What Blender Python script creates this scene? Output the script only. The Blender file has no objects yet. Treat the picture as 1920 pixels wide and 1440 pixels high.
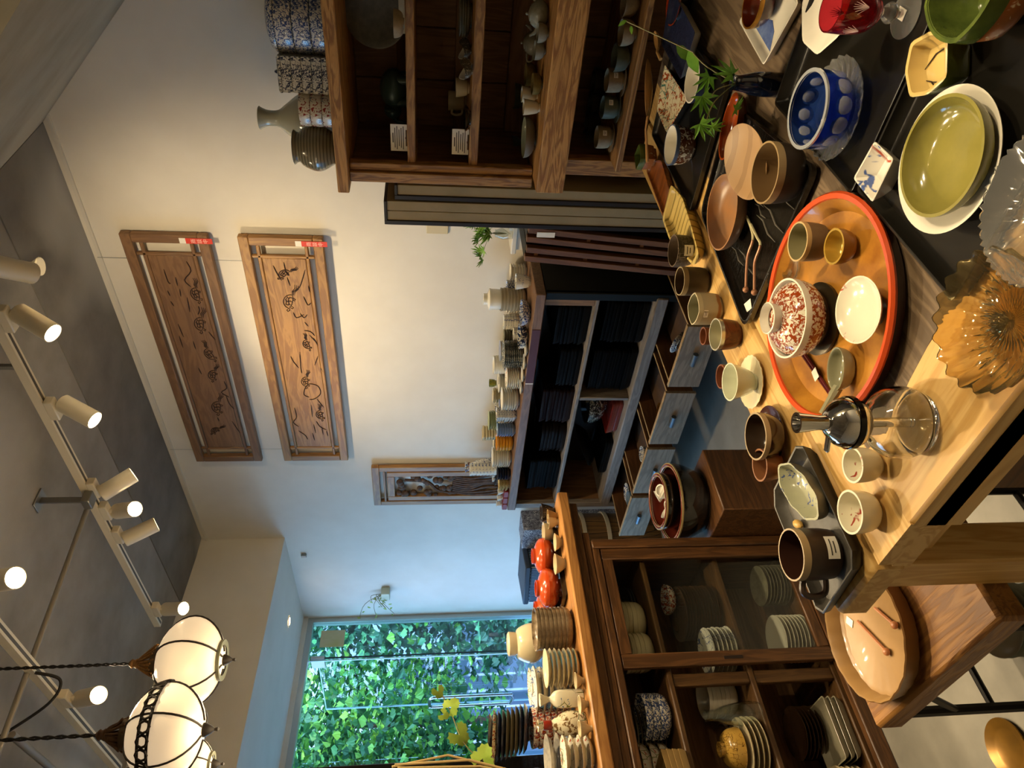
import bpy, bmesh, math, random
from mathutils import Vector, Matrix
random.seed(7)
SC = bpy.context.scene
COL = SC.collection
PI = math.pi
rad = math.radians

# ------------------------------------------------------------------ camera, world, sun, exposure
EYE = Vector((0, 0, 1.52))
FOCAL = 1333.0
def camera_axes(yaw=rad(46.1), pitch=rad(6.7), roll=rad(-0.22)):
    f = Vector((math.sin(yaw)*math.cos(pitch), math.cos(yaw)*math.cos(pitch), -math.sin(pitch)))
    r = Vector((math.cos(yaw), -math.sin(yaw), 0)); d = f.cross(r)
    return math.cos(roll)*r+math.sin(roll)*d, math.cos(roll)*d-math.sin(roll)*r, f
RIGHT, DOWN, FWD = camera_axes()
cam_data = bpy.data.cameras.new('camera')
cam_data.sensor_width = 36; cam_data.lens = FOCAL/1920*36
cam_data.clip_start = 0.02; cam_data.clip_end = 100
cam = bpy.data.objects.new('camera', cam_data); COL.objects.link(cam)
mw = Matrix.Identity(4)       # the photograph was taken with the phone turned: picture right is down in the room
for i in range(3):
    mw[i][0] = DOWN[i]; mw[i][1] = RIGHT[i]; mw[i][2] = -FWD[i]; mw[i][3] = EYE[i]
cam.matrix_world = mw
SC.camera = cam

world = bpy.data.worlds.new('sky'); SC.world = world; world.use_nodes = True
bg = world.node_tree.nodes['Background']
bg.inputs[0].default_value = (0.34, 0.58, 1.0, 1); bg.inputs[1].default_value = 6.5
sun_data = bpy.data.lights.new('sun', 'SUN'); sun_data.energy = 4; sun_data.angle = rad(8); sun_data.color = (1, .95, .85)
sun = bpy.data.objects.new('sun', sun_data); COL.objects.link(sun)
sun.rotation_euler = (rad(42), rad(12), 0)

vs = SC.view_settings
vs.view_transform = 'Standard'; vs.look = 'None'; vs.gamma = 1; vs.use_curve_mapping = False
vs.exposure = 0.75
SC.cycles.transparent_max_bounces = 24
SPOT_W = 60.0            # watts of one track spotlight
WARM = (1.0, 0.79, 0.49)

# ------------------------------------------------------------------ helpers: measuring
def at(axis, val, px, py):
    """room point on the plane axis=val that lies on the sight line through a place of the photograph"""
    d = RIGHT*((720-py)/FOCAL)+DOWN*((px-960)/FOCAL)+FWD
    i = 'XYZ'.index(axis); t = (val-EYE[i])/d[i]
    return EYE+d*t
def spot(px, py, z):
    p = at('Z', z, px, py); return p.x, p.y
def width(px, py, z, w):
    """size in metres of w picture pixels at that place"""
    return w*(at('Z', z, px, py)-EYE).dot(FWD)/FOCAL

# ------------------------------------------------------------------ helpers: materials
MATS = {}
def node_mat(name):
    m = bpy.data.materials.new(name); m.use_nodes = True
    nt = m.node_tree
    return m, nt, nt.nodes['Principled BSDF']
def rgb(c):
    if isinstance(c, str):
        c = tuple(int(c[i:i+2], 16)/255 for i in (0, 2, 4)); c = tuple(x/12.92 if x <= .04045 else ((x+.055)/1.055)**2.4 for x in c)
    return (*c, 1)
def mk(name, base, rough=.4, metal=0, kind=None, c2=None, c3=None, scale=20, thr=.5, soft=.03, bump=0, coat=0, trans=0, ior=1.45, axis='z', stretch=8, detail=4, emit=None, spec=None):
    if name in MATS: return MATS[name]
    m, nt, b = node_mat(name); N, L = nt.nodes, nt.links
    I = b.inputs
    I['Base Color'].default_value = rgb(base); I['Roughness'].default_value = rough; I['Metallic'].default_value = metal
    I['IOR'].default_value = ior
    if spec is not None: I['Specular IOR Level'].default_value = spec
    if coat: I['Coat Weight'].default_value = coat; I['Coat Roughness'].default_value = .06
    if trans: I['Transmission Weight'].default_value = trans
    if emit:
        I['Emission Color'].default_value = rgb(emit[0]); I['Emission Strength'].default_value = emit[1]
    def new(t, **k):
        n = N.new(t)
        for a, v in k.items(): setattr(n, a, v)
        return n
    def ramp(src, lo, hi, ca, cb):
        r = new('ShaderNodeValToRGB'); e = r.color_ramp.elements
        e[0].position = max(0, min(1, lo)); e[1].position = max(0, min(1, hi)); e[0].color = ca; e[1].color = cb
        L.new(src, r.inputs[0]); return r.outputs[0]
    if kind:
        tc = new('ShaderNodeTexCoord'); mp = new('ShaderNodeMapping'); L.new(tc.outputs['Object'], mp.inputs[0])
        vec = mp.outputs[0]; height = None
        if kind == 'paint': scale *= 2.2
        if kind == 'noise':
            n = new('ShaderNodeTexNoise'); n.inputs['Scale'].default_value = scale; n.inputs['Detail'].default_value = detail; n.inputs['Roughness'].default_value = .6
            L.new(vec, n.inputs[0]); height = n.outputs[0]
            col = ramp(height, thr-.18, thr+.18, rgb(base), rgb(c2))
            if c3:
                n2 = new('ShaderNodeTexNoise'); n2.inputs['Scale'].default_value = scale*.21; L.new(vec, n2.inputs[0])
                f = ramp(n2.outputs[0], .52, .68, (0, 0, 0, 1), (1, 1, 1, 1))
                mx = new('ShaderNodeMix', data_type='RGBA'); L.new(f, mx.inputs[0]); L.new(col, mx.inputs[6]); mx.inputs[7].default_value = rgb(c3); col = mx.outputs[2]
        elif kind == 'paint':      # brush-painted motifs: blots of two colours on a ground
            n = new('ShaderNodeTexNoise'); n.inputs['Scale'].default_value = scale; n.inputs['Detail'].default_value = 2.5; n.inputs['Distortion'].default_value = 1.2
            L.new(vec, n.inputs[0]); col = ramp(n.outputs[0], thr-soft, thr+soft, rgb(base), rgb(c2)); height = None
            v = new('ShaderNodeTexVoronoi', feature='DISTANCE_TO_EDGE'); v.inputs['Scale'].default_value = scale*.6; L.new(vec, v.inputs[0])
            f = ramp(v.outputs[0], .02, .045, (1, 1, 1, 1), (0, 0, 0, 1))
            n3 = new('ShaderNodeTexNoise'); n3.inputs['Scale'].default_value = scale*.25; L.new(vec, n3.inputs[0])
            g = ramp(n3.outputs[0], .5, .54, (0, 0, 0, 1), (1, 1, 1, 1))
            mu = new('ShaderNodeMath', operation='MULTIPLY'); L.new(f, mu.inputs[0]); L.new(g, mu.inputs[1])
            mx = new('ShaderNodeMix', data_type='RGBA'); L.new(mu.outputs[0], mx.inputs[0]); L.new(col, mx.inputs[6]); mx.inputs[7].default_value = rgb(c3 or c2); col = mx.outputs[2]
        elif kind == 'wood':
            s = [stretch]*3; s['xyz'.index(axis)] = 1.0
            mp.inputs['Scale'].default_value = s
            n = new('ShaderNodeTexNoise'); n.inputs['Scale'].default_value = scale*.12; n.inputs['Detail'].default_value = 5; n.inputs['Distortion'].default_value = .8
            L.new(vec, n.inputs[0])
            w = new('ShaderNodeMath', operation='MULTIPLY'); w.inputs[1].default_value = 34.0; L.new(n.outputs[0], w.inputs[0])
            sn = new('ShaderNodeMath', operation='SINE'); L.new(w.outputs[0], sn.inputs[0])
            ad = new('ShaderNodeMath', operation='MULTIPLY_ADD'); ad.inputs[1].default_value = .5; ad.inputs[2].default_value = .5; L.new(sn.outputs[0], ad.inputs[0])
            height = ad.outputs[0]; col = ramp(height, .05, 1.0, rgb(base), rgb(c2))
        elif kind == 'bands':      # rings along one axis
            sx = new('ShaderNodeSeparateXYZ'); L.new(vec, sx.inputs[0])
            n = new('ShaderNodeTexNoise'); n.inputs['Scale'].default_value = 25; L.new(vec, n.inputs[0])
            a = new('ShaderNodeMath', operation='MULTIPLY_ADD'); a.inputs[1].default_value = scale; L.new(sx.outputs['xyz'.index(axis)], a.inputs[0]); L.new(n.outputs[0], a.inputs[2])
            fr = new('ShaderNodeMath', operation='SINE'); L.new(a.outputs[0], fr.inputs[0]); height = fr.outputs[0]
            col = ramp(height, thr-soft, thr+soft, rgb(base), rgb(c2))
        elif kind == 'weave':
            ck = new('ShaderNodeTexBrick'); ck.inputs['Scale'].default_value = scale; ck.inputs['Color1'].default_value = rgb(base); ck.inputs['Color2'].default_value = rgb(c2); ck.inputs['Mortar'].default_value = rgb(c3 or c2)
            L.new(vec, ck.inputs[0]); col = ck.outputs[0]; height = ck.outputs['Fac']
        L.new(col, I['Base Color'])
        if bump and height is not None:
            bp = new('ShaderNodeBump'); bp.inputs['Strength'].default_value = bump; bp.inputs['Distance'].default_value = .003
            L.new(height, bp.inputs['Height']); L.new(bp.outputs[0], I['Normal'])
    MATS[name] = m; return m
def pane_mat(name, tint=(.93, .97, .95), refl=1.0):
    """thin clear glass: lets light straight through, mirrors by the Fresnel law"""
    if name in MATS: return MATS[name]
    m = bpy.data.materials.new(name); m.use_nodes = True; nt = m.node_tree; N, L = nt.nodes, nt.links
    N.remove(N['Principled BSDF']); out = N['Material Output']
    t = N.new('ShaderNodeBsdfTransparent'); t.inputs[0].default_value = (*tint, 1)
    g = N.new('ShaderNodeBsdfGlossy'); g.inputs['Roughness'].default_value = .01
    fr = N.new('ShaderNodeFresnel'); ge = N.new('ShaderNodeNewGeometry')      # both faces of the thin sheet mirror alike
    io = N.new('ShaderNodeMath'); io.operation = 'MULTIPLY_ADD'; io.inputs[1].default_value = 1/1.5-1.5; io.inputs[2].default_value = 1.5
    L.new(ge.outputs['Backfacing'], io.inputs[0]); L.new(io.outputs[0], fr.inputs[0])
    mu = N.new('ShaderNodeMath'); mu.operation = 'MULTIPLY'; mu.inputs[1].default_value = refl; mu.use_clamp = True
    mx = N.new('ShaderNodeMixShader'); L.new(fr.outputs[0], mu.inputs[0]); L.new(mu.outputs[0], mx.inputs[0]); L.new(t.outputs[0], mx.inputs[1]); L.new(g.outputs[0], mx.inputs[2]); L.new(mx.outputs[0], out.inputs[0])
    MATS[name] = m; return m

# ------------------------------------------------------------------ helpers: meshes
class Geo:
    def __init__(s): s.v = []; s.f = []; s.m = []
    def add(s, v, f, m=0):
        o = len(s.v); s.v += [tuple(p) for p in v]
        for k, q in enumerate(f):
            s.f.append(tuple(i+o for i in q)); s.m.append(m[k] if isinstance(m, list) else m)
        return s
    def box(s, x0, x1, y0, y1, z0, z1, m=0):
        return s.add([(x, y, z) for x in (x0, x1) for y in (y0, y1) for z in (z0, z1)], [(0, 1, 3, 2), (4, 6, 7, 5), (0, 4, 5, 1), (2, 3, 7, 6), (0, 2, 6, 4), (1, 5, 7, 3)], m)
    def cbox(s, x0, x1, y0, y1, z0, z1, b=.003, m=0):
        """box with chamfered edges"""
        b = min(b, (x1-x0)*.45, (y1-y0)*.45, (z1-z0)*.45)
        X, Y, Z = (x0, x1), (y0, y1), (z0, z1); v = []; idx = {}
        for i in (0, 1):
            for j in (0, 1):
                for k in (0, 1):
                    c = (X[i], Y[j], Z[k]); q = (b*(1-2*i), b*(1-2*j), b*(1-2*k))
                    for a in range(3):
                        p = [c[t]+(0 if t == a else q[t]) for t in range(3)]
                        idx[(i, j, k, a)] = len(v); v.append(p)
        f = []
        for a in range(3):
            o = [t for t in range(3) if t != a]
            for sd in (0, 1):
                q = []
                for (p, r) in ((0, 0), (1, 0), (1, 1), (0, 1)):
                    c = [0, 0, 0]; c[a] = sd; c[o[0]] = p; c[o[1]] = r; q.append(idx[(*c, a)])
                f.append(tuple(q))
        for a in range(3):
            o = [t for t in range(3) if t != a]
            for p in (0, 1):
                for r in (0, 1):
                    q = []
                    for e in (0, 1):
                        c = [0, 0, 0]; c[a] = e; c[o[0]] = p; c[o[1]] = r
                        q.append((idx[(*c, o[0])], idx[(*c, o[1])]))
                    f.append((q[0][0], q[0][1], q[1][1], q[1][0]))
        for i in (0, 1):
            for j in (0, 1):
                for k in (0, 1): f.append(tuple(idx[(i, j, k, a)] for a in range(3)))
        return s.add(v, f, m)
    def lathe(s, prof, n=28, rf=None, mats=None, c=(0, 0, 0), sx=1, sy=1, wave=None):
        """turn a profile of (radius, height) about z; rf(angle) shapes the outline, wave(angle, t) lifts it"""
        v = []; rows = []
        for k, (r, z) in enumerate(prof):
            if r <= 1e-6: rows.append([len(v)]); v.append((c[0], c[1], c[2]+z)); continue
            row = []
            for i in range(n):
                a = 2*PI*i/n; g = r*(rf(a) if rf else 1)
                row.append(len(v)); v.append((c[0]+g*math.cos(a)*sx, c[1]+g*math.sin(a)*sy, c[2]+z+(wave(a, r, z) if wave else 0)))
            rows.append(row)
        f = []; m = []
        for k in range(len(rows)-1):
            A, B = rows[k], rows[k+1]; mm = mats[k] if mats else 0
            for i in range(n):
                j = (i+1) % n
                if len(A) == 1 and len(B) == 1: continue
                if len(A) == 1: f.append((A[0], B[j], B[i]))
                elif len(B) == 1: f.append((A[i], A[j], B[0]))
                else: f.append((A[i], A[j], B[j], B[i]))
                m.append(mm)
        return s.add(v, f, m)
    def rings(s, rings, m=0, cap0=True, cap1=True, mats=None):
        v = []; f = []; mm = []; n = len(rings[0])
        for r in rings: v += [tuple(p) for p in r]
        for k in range(len(rings)-1):
            for i in range(n):
                j = (i+1) % n; f.append((k*n+i, k*n+j, (k+1)*n+j, (k+1)*n+i)); mm.append(mats[k] if mats else m)
        if cap0: f.append(tuple(range(n))[::-1]); mm.append(mats[0] if mats else m)
        if cap1: f.append(tuple(range((len(rings)-1)*n, len(rings)*n))); mm.append(mats[-1] if mats else m)
        return s.add(v, f, mm)
    def tube(s, pts, r, n=8, m=0, cap=True):
        pts = [Vector(p) for p in pts]; R = []
        prev = None
        for i, p in enumerate(pts):
            d = (pts[min(i+1, len(pts)-1)]-pts[max(i-1, 0)])
            if d.length < 1e-9: d = Vector((0, 0, 1))
            d.normalize()
            if prev is None: a = d.orthogonal().normalized()
            else:
                a = prev-d*prev.dot(d); a = a.normalized() if a.length > 1e-6 else d.orthogonal().normalized()
            prev = a; b = d.cross(a); rr = r[i] if isinstance(r, (list, tuple)) else r
            R.append([p+(a*math.cos(2*PI*k/n)+b*math.sin(2*PI*k/n))*rr for k in range(n)])
        return s.rings(R, m, cap, cap)
    def prism(s, poly, z0, z1, m=0):
        return s.rings([[(x, y, z0) for x, y in poly], [(x, y, z1) for x, y in poly]], m)
    def dish(s, poly, h, t=.006, base=.8, floor=.006, mats=None, curve=None):
        """tray or dish over any convex outline: flat foot, sloping wall, flat floor"""
        cx = sum(p[0] for p in poly)/len(poly); cy = sum(p[1] for p in poly)/len(poly)
        size = min(math.hypot(p[0]-cx, p[1]-cy) for p in poly)
        def R(k, z, w=None): return [(cx+(x-cx)*k, cy+(y-cy)*k, z+(w(x-cx, y-cy) if w else 0)) for x, y in poly]
        k = 1-t/size
        return s.rings([R(base, 0), R((base+1)/2+.02, h*.45), R(1, h*.97, curve), R(1-t*.3/size, h, curve), R(k, h*.97, curve), R((base+k)/2, h*.42+floor*.5), R(base*k, floor)], mats=mats or [0, 0, 2, 1, 1, 1])
    def sphere(s, c, r, n=12, sx=1, sy=1, sz=1, m=0):
        pr = [(r*math.sin(PI*i/n), -r*sz*math.cos(PI*i/n)) for i in range(n+1)]; pr[0] = (0, pr[0][1]); pr[-1] = (0, pr[-1][1])
        return s.lathe(pr, n*2, None, [m]*n, c, sx, sy)
def smooth_path(pts, k=5):
    out = []; P = [Vector(p) for p in pts]; n = len(P)
    for i in range(n-1):
        a, b, c, d = P[max(i-1, 0)], P[i], P[i+1], P[min(i+2, n-1)]
        for j in range(k):
            t = j/k
            out.append(.5*((2*b)+(c-a)*t+(2*a-5*b+4*c-d)*t*t+(3*b-a-3*c+d)*t**3))
    out.append(P[-1]); return out
def round_poly(pts, r, n=4):
    out = []; N = len(pts)
    for i in range(N):
        p = Vector(pts[i]); a = Vector(pts[i-1])-p; b = Vector(pts[(i+1) % N])-p
        ra = min(r, a.length*.45, b.length*.45); A = p+a.normalized()*ra; B = p+b.normalized()*ra
        for k in range(n+1):
            t = k/n; q = A*(1-t)**2+p*2*t*(1-t)+B*t*t; out.append((q.x, q.y))
    return out
def obj(name, g, mats, parent=None, loc=(0, 0, 0), rot=None, label=None, cat=None, group=None, kind=None, flat=False, angle=38):
    me = bpy.data.meshes.new(name); me.from_pydata(g.v, [], g.f)
    for m in (mats if isinstance(mats, (list, tuple)) else [mats]): me.materials.append(m)
    nm = len(me.materials)-1; me.polygons.foreach_set('material_index', [min(i, nm) for i in g.m])
    me.validate()
    bm = bmesh.new(); bm.from_mesh(me); bmesh.ops.recalc_face_normals(bm, faces=bm.faces); bm.to_mesh(me); bm.free()
    if not flat:
        me.polygons.foreach_set('use_smooth', [True]*len(me.polygons)); me.set_sharp_from_angle(angle=rad(angle))
    o = bpy.data.objects.new(name, me); COL.objects.link(o)
    o.location = loc
    if rot is not None: o.rotation_euler = rot if isinstance(rot, (tuple, list)) else (0, 0, rot)
    if parent: o.parent = parent
    return tag(o, label, cat, group, kind)
def tag(o, label=None, cat=None, group=None, kind=None):
    if label: o['label'] = label
    if cat: o['category'] = cat
    if group: o['group'] = group
    if kind: o['kind'] = kind
    return o
def empty(name, loc, rz=0, label=None, cat=None, group=None):
    o = bpy.data.objects.new(name, None); COL.objects.link(o); o.location = loc; o.rotation_euler = (0, 0, rz)
    o.empty_display_size = .05
    return tag(o, label, cat, group)
def dup(o, loc, rz=None, label=None, group=None, scale=None, parent=None):
    c = o.copy(); COL.objects.link(c); c.location = loc
    if rz is not None: c.rotation_euler = (0, 0, rz) if not isinstance(rz, tuple) else rz
    if scale: c.scale = (scale,)*3 if not isinstance(scale, tuple) else scale
    if label: c['label'] = label
    if group: c['group'] = group
    if parent: c.parent = parent
    for ch in list(o.children):
        k = ch.copy(); COL.objects.link(k); k.parent = c
        for g in list(ch.children):
            q = g.copy(); COL.objects.link(q); q.parent = k
    return c
def board(name, x0, x1, y0, y1, z0, z1, m, parent=None, b=.004, **k):
    """one plank; its origin sits at its own middle so that the grain runs from there"""
    px = parent.location if parent else Vector((0, 0, 0))
    c = ((x0+x1)/2, (y0+y1)/2, (z0+z1)/2); g = Geo().cbox(x0-c[0], x1-c[0], y0-c[1], y1-c[1], z0-c[2], z1-c[2], b)
    return obj(name, g, m, parent, (c[0]-px[0], c[1]-px[1], c[2]-px[2]), **k)

# ------------------------------------------------------------------ materials of the room
PLASTER = mk('plaster_white', 'd9d2c4', .85, kind='noise', c2='d2cabb', scale=3, bump=.02)
CONCRETE = mk('concrete_ceiling', '97928a', .9, kind='noise', c2='7a756d', c3='c2bfb8', scale=2.6, bump=.25, detail=8)
CONCRETE_B = mk('concrete_rough', '97907f', .95, kind='noise', c2='857d6b', c3='a29a88', scale=6, bump=.6, detail=9)
FLOOR = mk('floor_screed', '8f8a7f', .45, kind='noise', c2='77736a', c3='a09b90', scale=4, bump=.05, detail=8)
STEEL = mk('galvanised_steel', '8c8b87', .4, .8)
CREAM = mk('cream_enamel', 'd8cdb4', .35)
BLACKM = mk('black_iron', '14110f', .5, .5)
def W(name, a, b, axis, scale=18, rough=.5, bump=.08, stretch=9): return mk(name, a, rough, kind='wood', c2=b, axis=axis, scale=scale, bump=bump, stretch=stretch)
HINOKI = {a: W('ranma_wood_'+a, '86603a', 'a07745', a) for a in 'xyz'}
CEDARB = {a: W('cedar_bold_'+a, '8a5c2c', 'bd8a4a', a, 30, .55, .3) for a in 'xyz'}
CEDAR = {a: W('cedar_'+a, '7a522a', 'a5773f', a, 26, .55, .2) for a in 'xyz'}
DARKW = {a: W('dark_stained_wood_'+a, '472d17', '5e3d20', a, 22, .42) for a in 'xyz'}
INSIDE = {a: W('cabinet_inside_wood_'+a, '7d5a38', '69492b', a, 16, .7) for a in 'xyz'}
PINE = {a: W('pine_'+a, 'cda766', 'b88e4a', a, 14, .5, .05, 11) for a in 'xyz'}
AGED = {a: W('aged_plank_'+a, '6d5a43', '54432f', a, 20, .65, .25) for a in 'xyz'}
GREYW = {a: W('weathered_grey_wood_'+a, '7d7267', '6a5f54', a, 22, .7) for a in 'xyz'}
LACQ = mk('black_lacquer', '0b0a09', .12, coat=.6)
LACQ_R = mk('vermilion_lacquer', 'b8411d', .2, coat=.5)
PAPER = mk('paper_white', 'e6dfd0', .8)

# ------------------------------------------------------------------ the room
XW, CEIL, YS, YG = 3.15, 3.185, 4.64, 5.84
XB, YB = -1.7, -1.9
def structure(name, g, m, **k): return obj(name, g, m, kind='structure', **k)
structure('floor', Geo().box(XB-.1, XW+.1, YB-.1, YG+.06, -.1, 0), FLOOR)
structure('ceiling', Geo().box(XB-.1, XW+.1, YB-.1, YG+.1, CEIL, CEIL+.15), CONCRETE)
structure('wall_right', Geo().box(XW, XW+.12, YB-.1, YG+.1, 0, CEIL), PLASTER)
structure('wall_left', Geo().box(XB-.12, XB, YB-.1, YG+.1, 0, CEIL), PLASTER)
structure('wall_near', Geo().box(XB, XW, YB-.12, YB, 0, CEIL), PLASTER)
# lowered soffit before the window; the far wall is not quite square to the side wall
ang = rad(7)
def far(dx, y): return XW-dx, y-dx*math.tan(ang)
L_ = XW-XB
def slab(y0, y1, z0, z1):
    a, b = far(0, y0), far(L_, y0); c, d = far(L_, y1), far(0, y1)
    return Geo().prism([a, b, c, d], z0, z1)
structure('trim_1', slab(YS, YG+.1, 2.585, CEIL), PLASTER)
structure('trim_2', Geo().box(XW-.012, XW, 1.0, YS, CEIL-.045, CEIL-.03), mk('picture_rail', 'cfc9bd', .5))
# window wall: pier at the far left, head above the glass
WL = 3.3
structure('wall_far', slab(YG, YG+.14, 2.545, 2.60), PLASTER)
p0, p1 = far(WL, YG), far(L_, YG)
structure('wall_far_pier', Geo().prism([far(WL, YG), far(L_, YG), far(L_, YG+.14), far(WL, YG+.14)], 0, 2.585), PLASTER)
ALU = mk('window_aluminium', 'b9bcb8', .35, .7)
GLASS = pane_mat('window_glass', (.80, .93, .93))
win = empty('window_1', (0, 0, 0)); win['kind'] = 'structure'
def strip(name, d0, d1, y0, y1, z0, z1, m, parent):
    return obj(name, Geo().prism([far(d0, y0), far(d1, y0), far(d1, y1), far(d0, y1)], z0, z1), m, parent)
strip('window_frame', 0, .045, YG+.02, YG+.09, 0, 2.545, ALU, win)
strip('window_frame', .045, WL, YG+.02, YG+.09, 2.50, 2.545, ALU, win)
strip('window_frame', .045, WL, YG+.02, YG+.09, 0, .05, ALU, win)
strip('window_pane', .045, .39, YG+.05, YG+.058, .05, 2.5, GLASS, win)
strip('window_pane', 1.22, WL, YG+.05, YG+.058, .05, 2.5, GLASS, win)
# frameless glass door standing open outwards, hinged beside the fixed pane
door = empty('door_1', (*far(.375, YG+.054), 0), rad(96)); door['kind'] = 'structure'
obj('door_pane', Geo().cbox(0, .82, -.005, .005, .02, 2.42, .002), pane_mat('door_glass', (.90, .97, .97), 1.0), door)
EDGE = mk('glass_edge_green', '0c2a26', .2); EDGEL = mk('glass_edge_light', 'b9dfe4', .2)
obj('glass_edge', Geo().box(.82, .826, -.006, .006, .02, 2.42), EDGEL, door); obj('glass_edge', Geo().box(0, .826, -.006, .006, 2.42, 2.426), EDGEL, door)
obj('glass_edge', Geo().box(-.008, -.001, -.006, .006, .02, 2.46), EDGE, door)
obj('patch_hinge', Geo().cbox(-.02, .12, -.014, .014, 2.37, 2.48, .003), ALU, door)
hs_ = [(.60, 1.46), (.62, 1.49), (.66, 1.5), (.72, 1.5), (.75, 1.485), (.765, 1.45), (.765, .82), (.75, .77), (.70, .75), (.64, .75), (.61, .77), (.60, .82), (.60, 1.46)]
obj('door_handle', Geo().tube(smooth_path([(a_, .06, b_) for a_, b_ in hs_], 3), .014, 10), mk('satin_steel', 'a9b0b4', .25, 1), door)
for z_ in (.95, 1.3): obj('handle_bolt', Geo().tube([(.765, .06, z_), (.765, 0, z_)], .008, 8), MATS['satin_steel'], door)
strip('pane_edge', .392, .40, YG+.048, YG+.06, .05, 2.5, EDGEL, win)
tag(obj('paper_notice', Geo().box(-.001, .001, 0, .16, 0, .20), mk('notice_paper', 'b9b79f', .8, kind='noise', c2='a8ac7d', scale=6), None, (far(.13, YG)[0], far(.13, YG)[1]+.02, 2.22), rad(97)), 'pale square notice stuck inside the top corner of the glass', 'notice')

# sloping concrete slab that comes down to the wall at the right
a = at('X', XW, 75, 229); b = at('X', XW, 222, 10)
sl = (b.z-a.z)/(b.y-a.y)
e = (a.y-3.2, a.z-3.2*sl)
rg = []
nseg = 26
for x in (1.40, XW-.002):
    lo = []; 
    for i in range(nseg+1):
        t = i/nseg; y = a.y+(e[0]-a.y)*t; lo.append((x, y, max(.2, CEIL-.003+(y-a.y)*sl)))
    rg.append(lo+[(x, e[0], CEIL+.01), (x, a.y+.03, CEIL+.01)])
structure('trim_3', Geo().rings(rg), CONCRETE_B, flat=True)
# darker shuttered band of concrete along the wall
structure('trim_4', Geo().box(XW-.55, XW, a.y, YS-.02, CEIL-.006, CEIL+.001), mk('concrete_band', '7b776f', .9, kind='noise', c2='69655e', c3='a09d97', scale=5, bump=.4, detail=9))

# ------------------------------------------------------------------ track lights, conduit
ZT = 2.985
def beam(name, p, q, w, h, m, parent):
    p, q = Vector(p), Vector(q); d = (q-p).normalized(); s = d.cross(Vector((0, 0, 1))).normalized()*w/2; u = Vector((0, 0, h/2))
    return obj(name, Geo().rings([[x-s-u, x+s-u, x+s+u, x-s+u] for x in (p, q)]), m, parent, flat=True)
SPOT_ON = mk('lamp_face_lit', 'fff3dc', .5, emit=('ffe2b0', 40))
DARKSLOT = mk('track_slot', '4b4842', .6)
def track(x, y0, y1, label):
    t = empty('light_track', (x, y0, ZT), 0, label, 'light track', 'ceiling light tracks')
    obj('rail', Geo().box(-.0175, .0175, 0, y1-y0, 0, .033), CREAM, t, flat=True)
    obj('slot', Geo().box(-.006, .006, .01, y1-y0-.01, -.001, .004), DARKSLOT, t, flat=True)
    for y in (.06, .5):
        obj('hanger', Geo().box(-.008, .008, y-.008, y+.008, .033, CEIL-ZT), STEEL, t, flat=True)
    return t
TX1, TX2 = at('Z', ZT, 90, 765).x, at('Z', ZT, 100, 1290).x
track(TX1, 1.40, at('Z', ZT, 296, 1192).y, 'cream light track running along the ceiling towards the carved panels')
track(TX2, -1.2, at('Z', ZT, 226, 1445).y, 'cream light track above the glass-fronted cabinet and the pendant lamps')
def spotlight(loc, target, label, watts=None, on=True, cone=62, blend=.7, side=0):
    """cylinder head on an adapter and a swivel; the lens glows and carries the lamp"""
    r = empty('track_spotlight', loc, 0, label, 'spotlight', 'track spotlights')
    d = (Vector(target)-(Vector(loc)-Vector((0, 0, .09)))).normalized()
    obj('adapter', Geo().cbox(-.02, .02, -.05, .05, -.035, 0, .004), CREAM, r)
    obj('swivel', Geo().lathe([(0, -.09), (.011, -.09), (.011, -.035), (0, -.035)], 12), CREAM, r)
    q = d.to_track_quat('-Z', 'Y'); n = Geo()
    R, H = .036, .15
    n.lathe([(0, .05), (R-.004, .05), (R, .046), (R, -H+.05), (R-.003, -H+.05), (R-.004, -H+.07), (0, -H+.07)], 24)
    h = obj('head', n, CREAM, r, (0, 0, -.09)); h.rotation_mode = 'QUATERNION'; h.rotation_quaternion = q
    f = obj('lens', Geo().lathe([(0, -H+.068), (R-.005, -H+.068), (R-.005, -H+.062), (0, -H+.055)], 20), SPOT_ON if on else mk('lamp_face_off', 'cfc6b0', .4), h)
    if on:
        ld = bpy.data.lights.new('spot_lamp', 'SPOT'); ld.energy = watts or SPOT_W; ld.color = WARM; ld.spot_size = rad(cone); ld.spot_blend = blend; ld.shadow_soft_size = .045
        lo = bpy.data.objects.new('spot_lamp', ld); COL.objects.link(lo); lo.parent = h; lo.location = (0, 0, -H+.04)
    return r
def on_track(px, py, x): 
    p = at('X', x, px, py); return (x, p.y, ZT)
spotlight(on_track(12, 598, TX1), (1.15, 2.15, 1.2), 'white cylinder spotlight on the near end of the track, lens turned towards us', 70)
spotlight(on_track(82, 766, TX1), (1.1, 2.6, .95), 'white cylinder spotlight second along the track, lens turned towards us', 70)
spotlight(on_track(162, 915, TX1), (XW, 2.35, 1.5), 'white cylinder spotlight beside the steel bracket, seen from its back', 26, cone=95)
spotlight(on_track(186, 958, TX1), (1.1, 1.2, .72), 'small lit spotlight pointing at us just beyond the steel bracket', 70)
spotlight(on_track(212, 1003, TX1), (XW, 2.9, 1.2), 'white cylinder spotlight past the bracket, turned to the low shelf', 26, cone=95)
spotlight(on_track(285, 1143, TX1), (1.3, 2.3, .7), 'farthest lit spotlight of the track, against the lowered ceiling', 40)
spotlight(on_track(5, 1090, TX2), (.9, 1.0, .72), 'white cylinder spotlight at the top edge beside the thin conduit', 90, cone=60)
spotlight(on_track(122, 1310, TX2), (.75, 1.15, .72), 'white cylinder spotlight above the two near pendant lamps', 95, cone=60)
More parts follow.
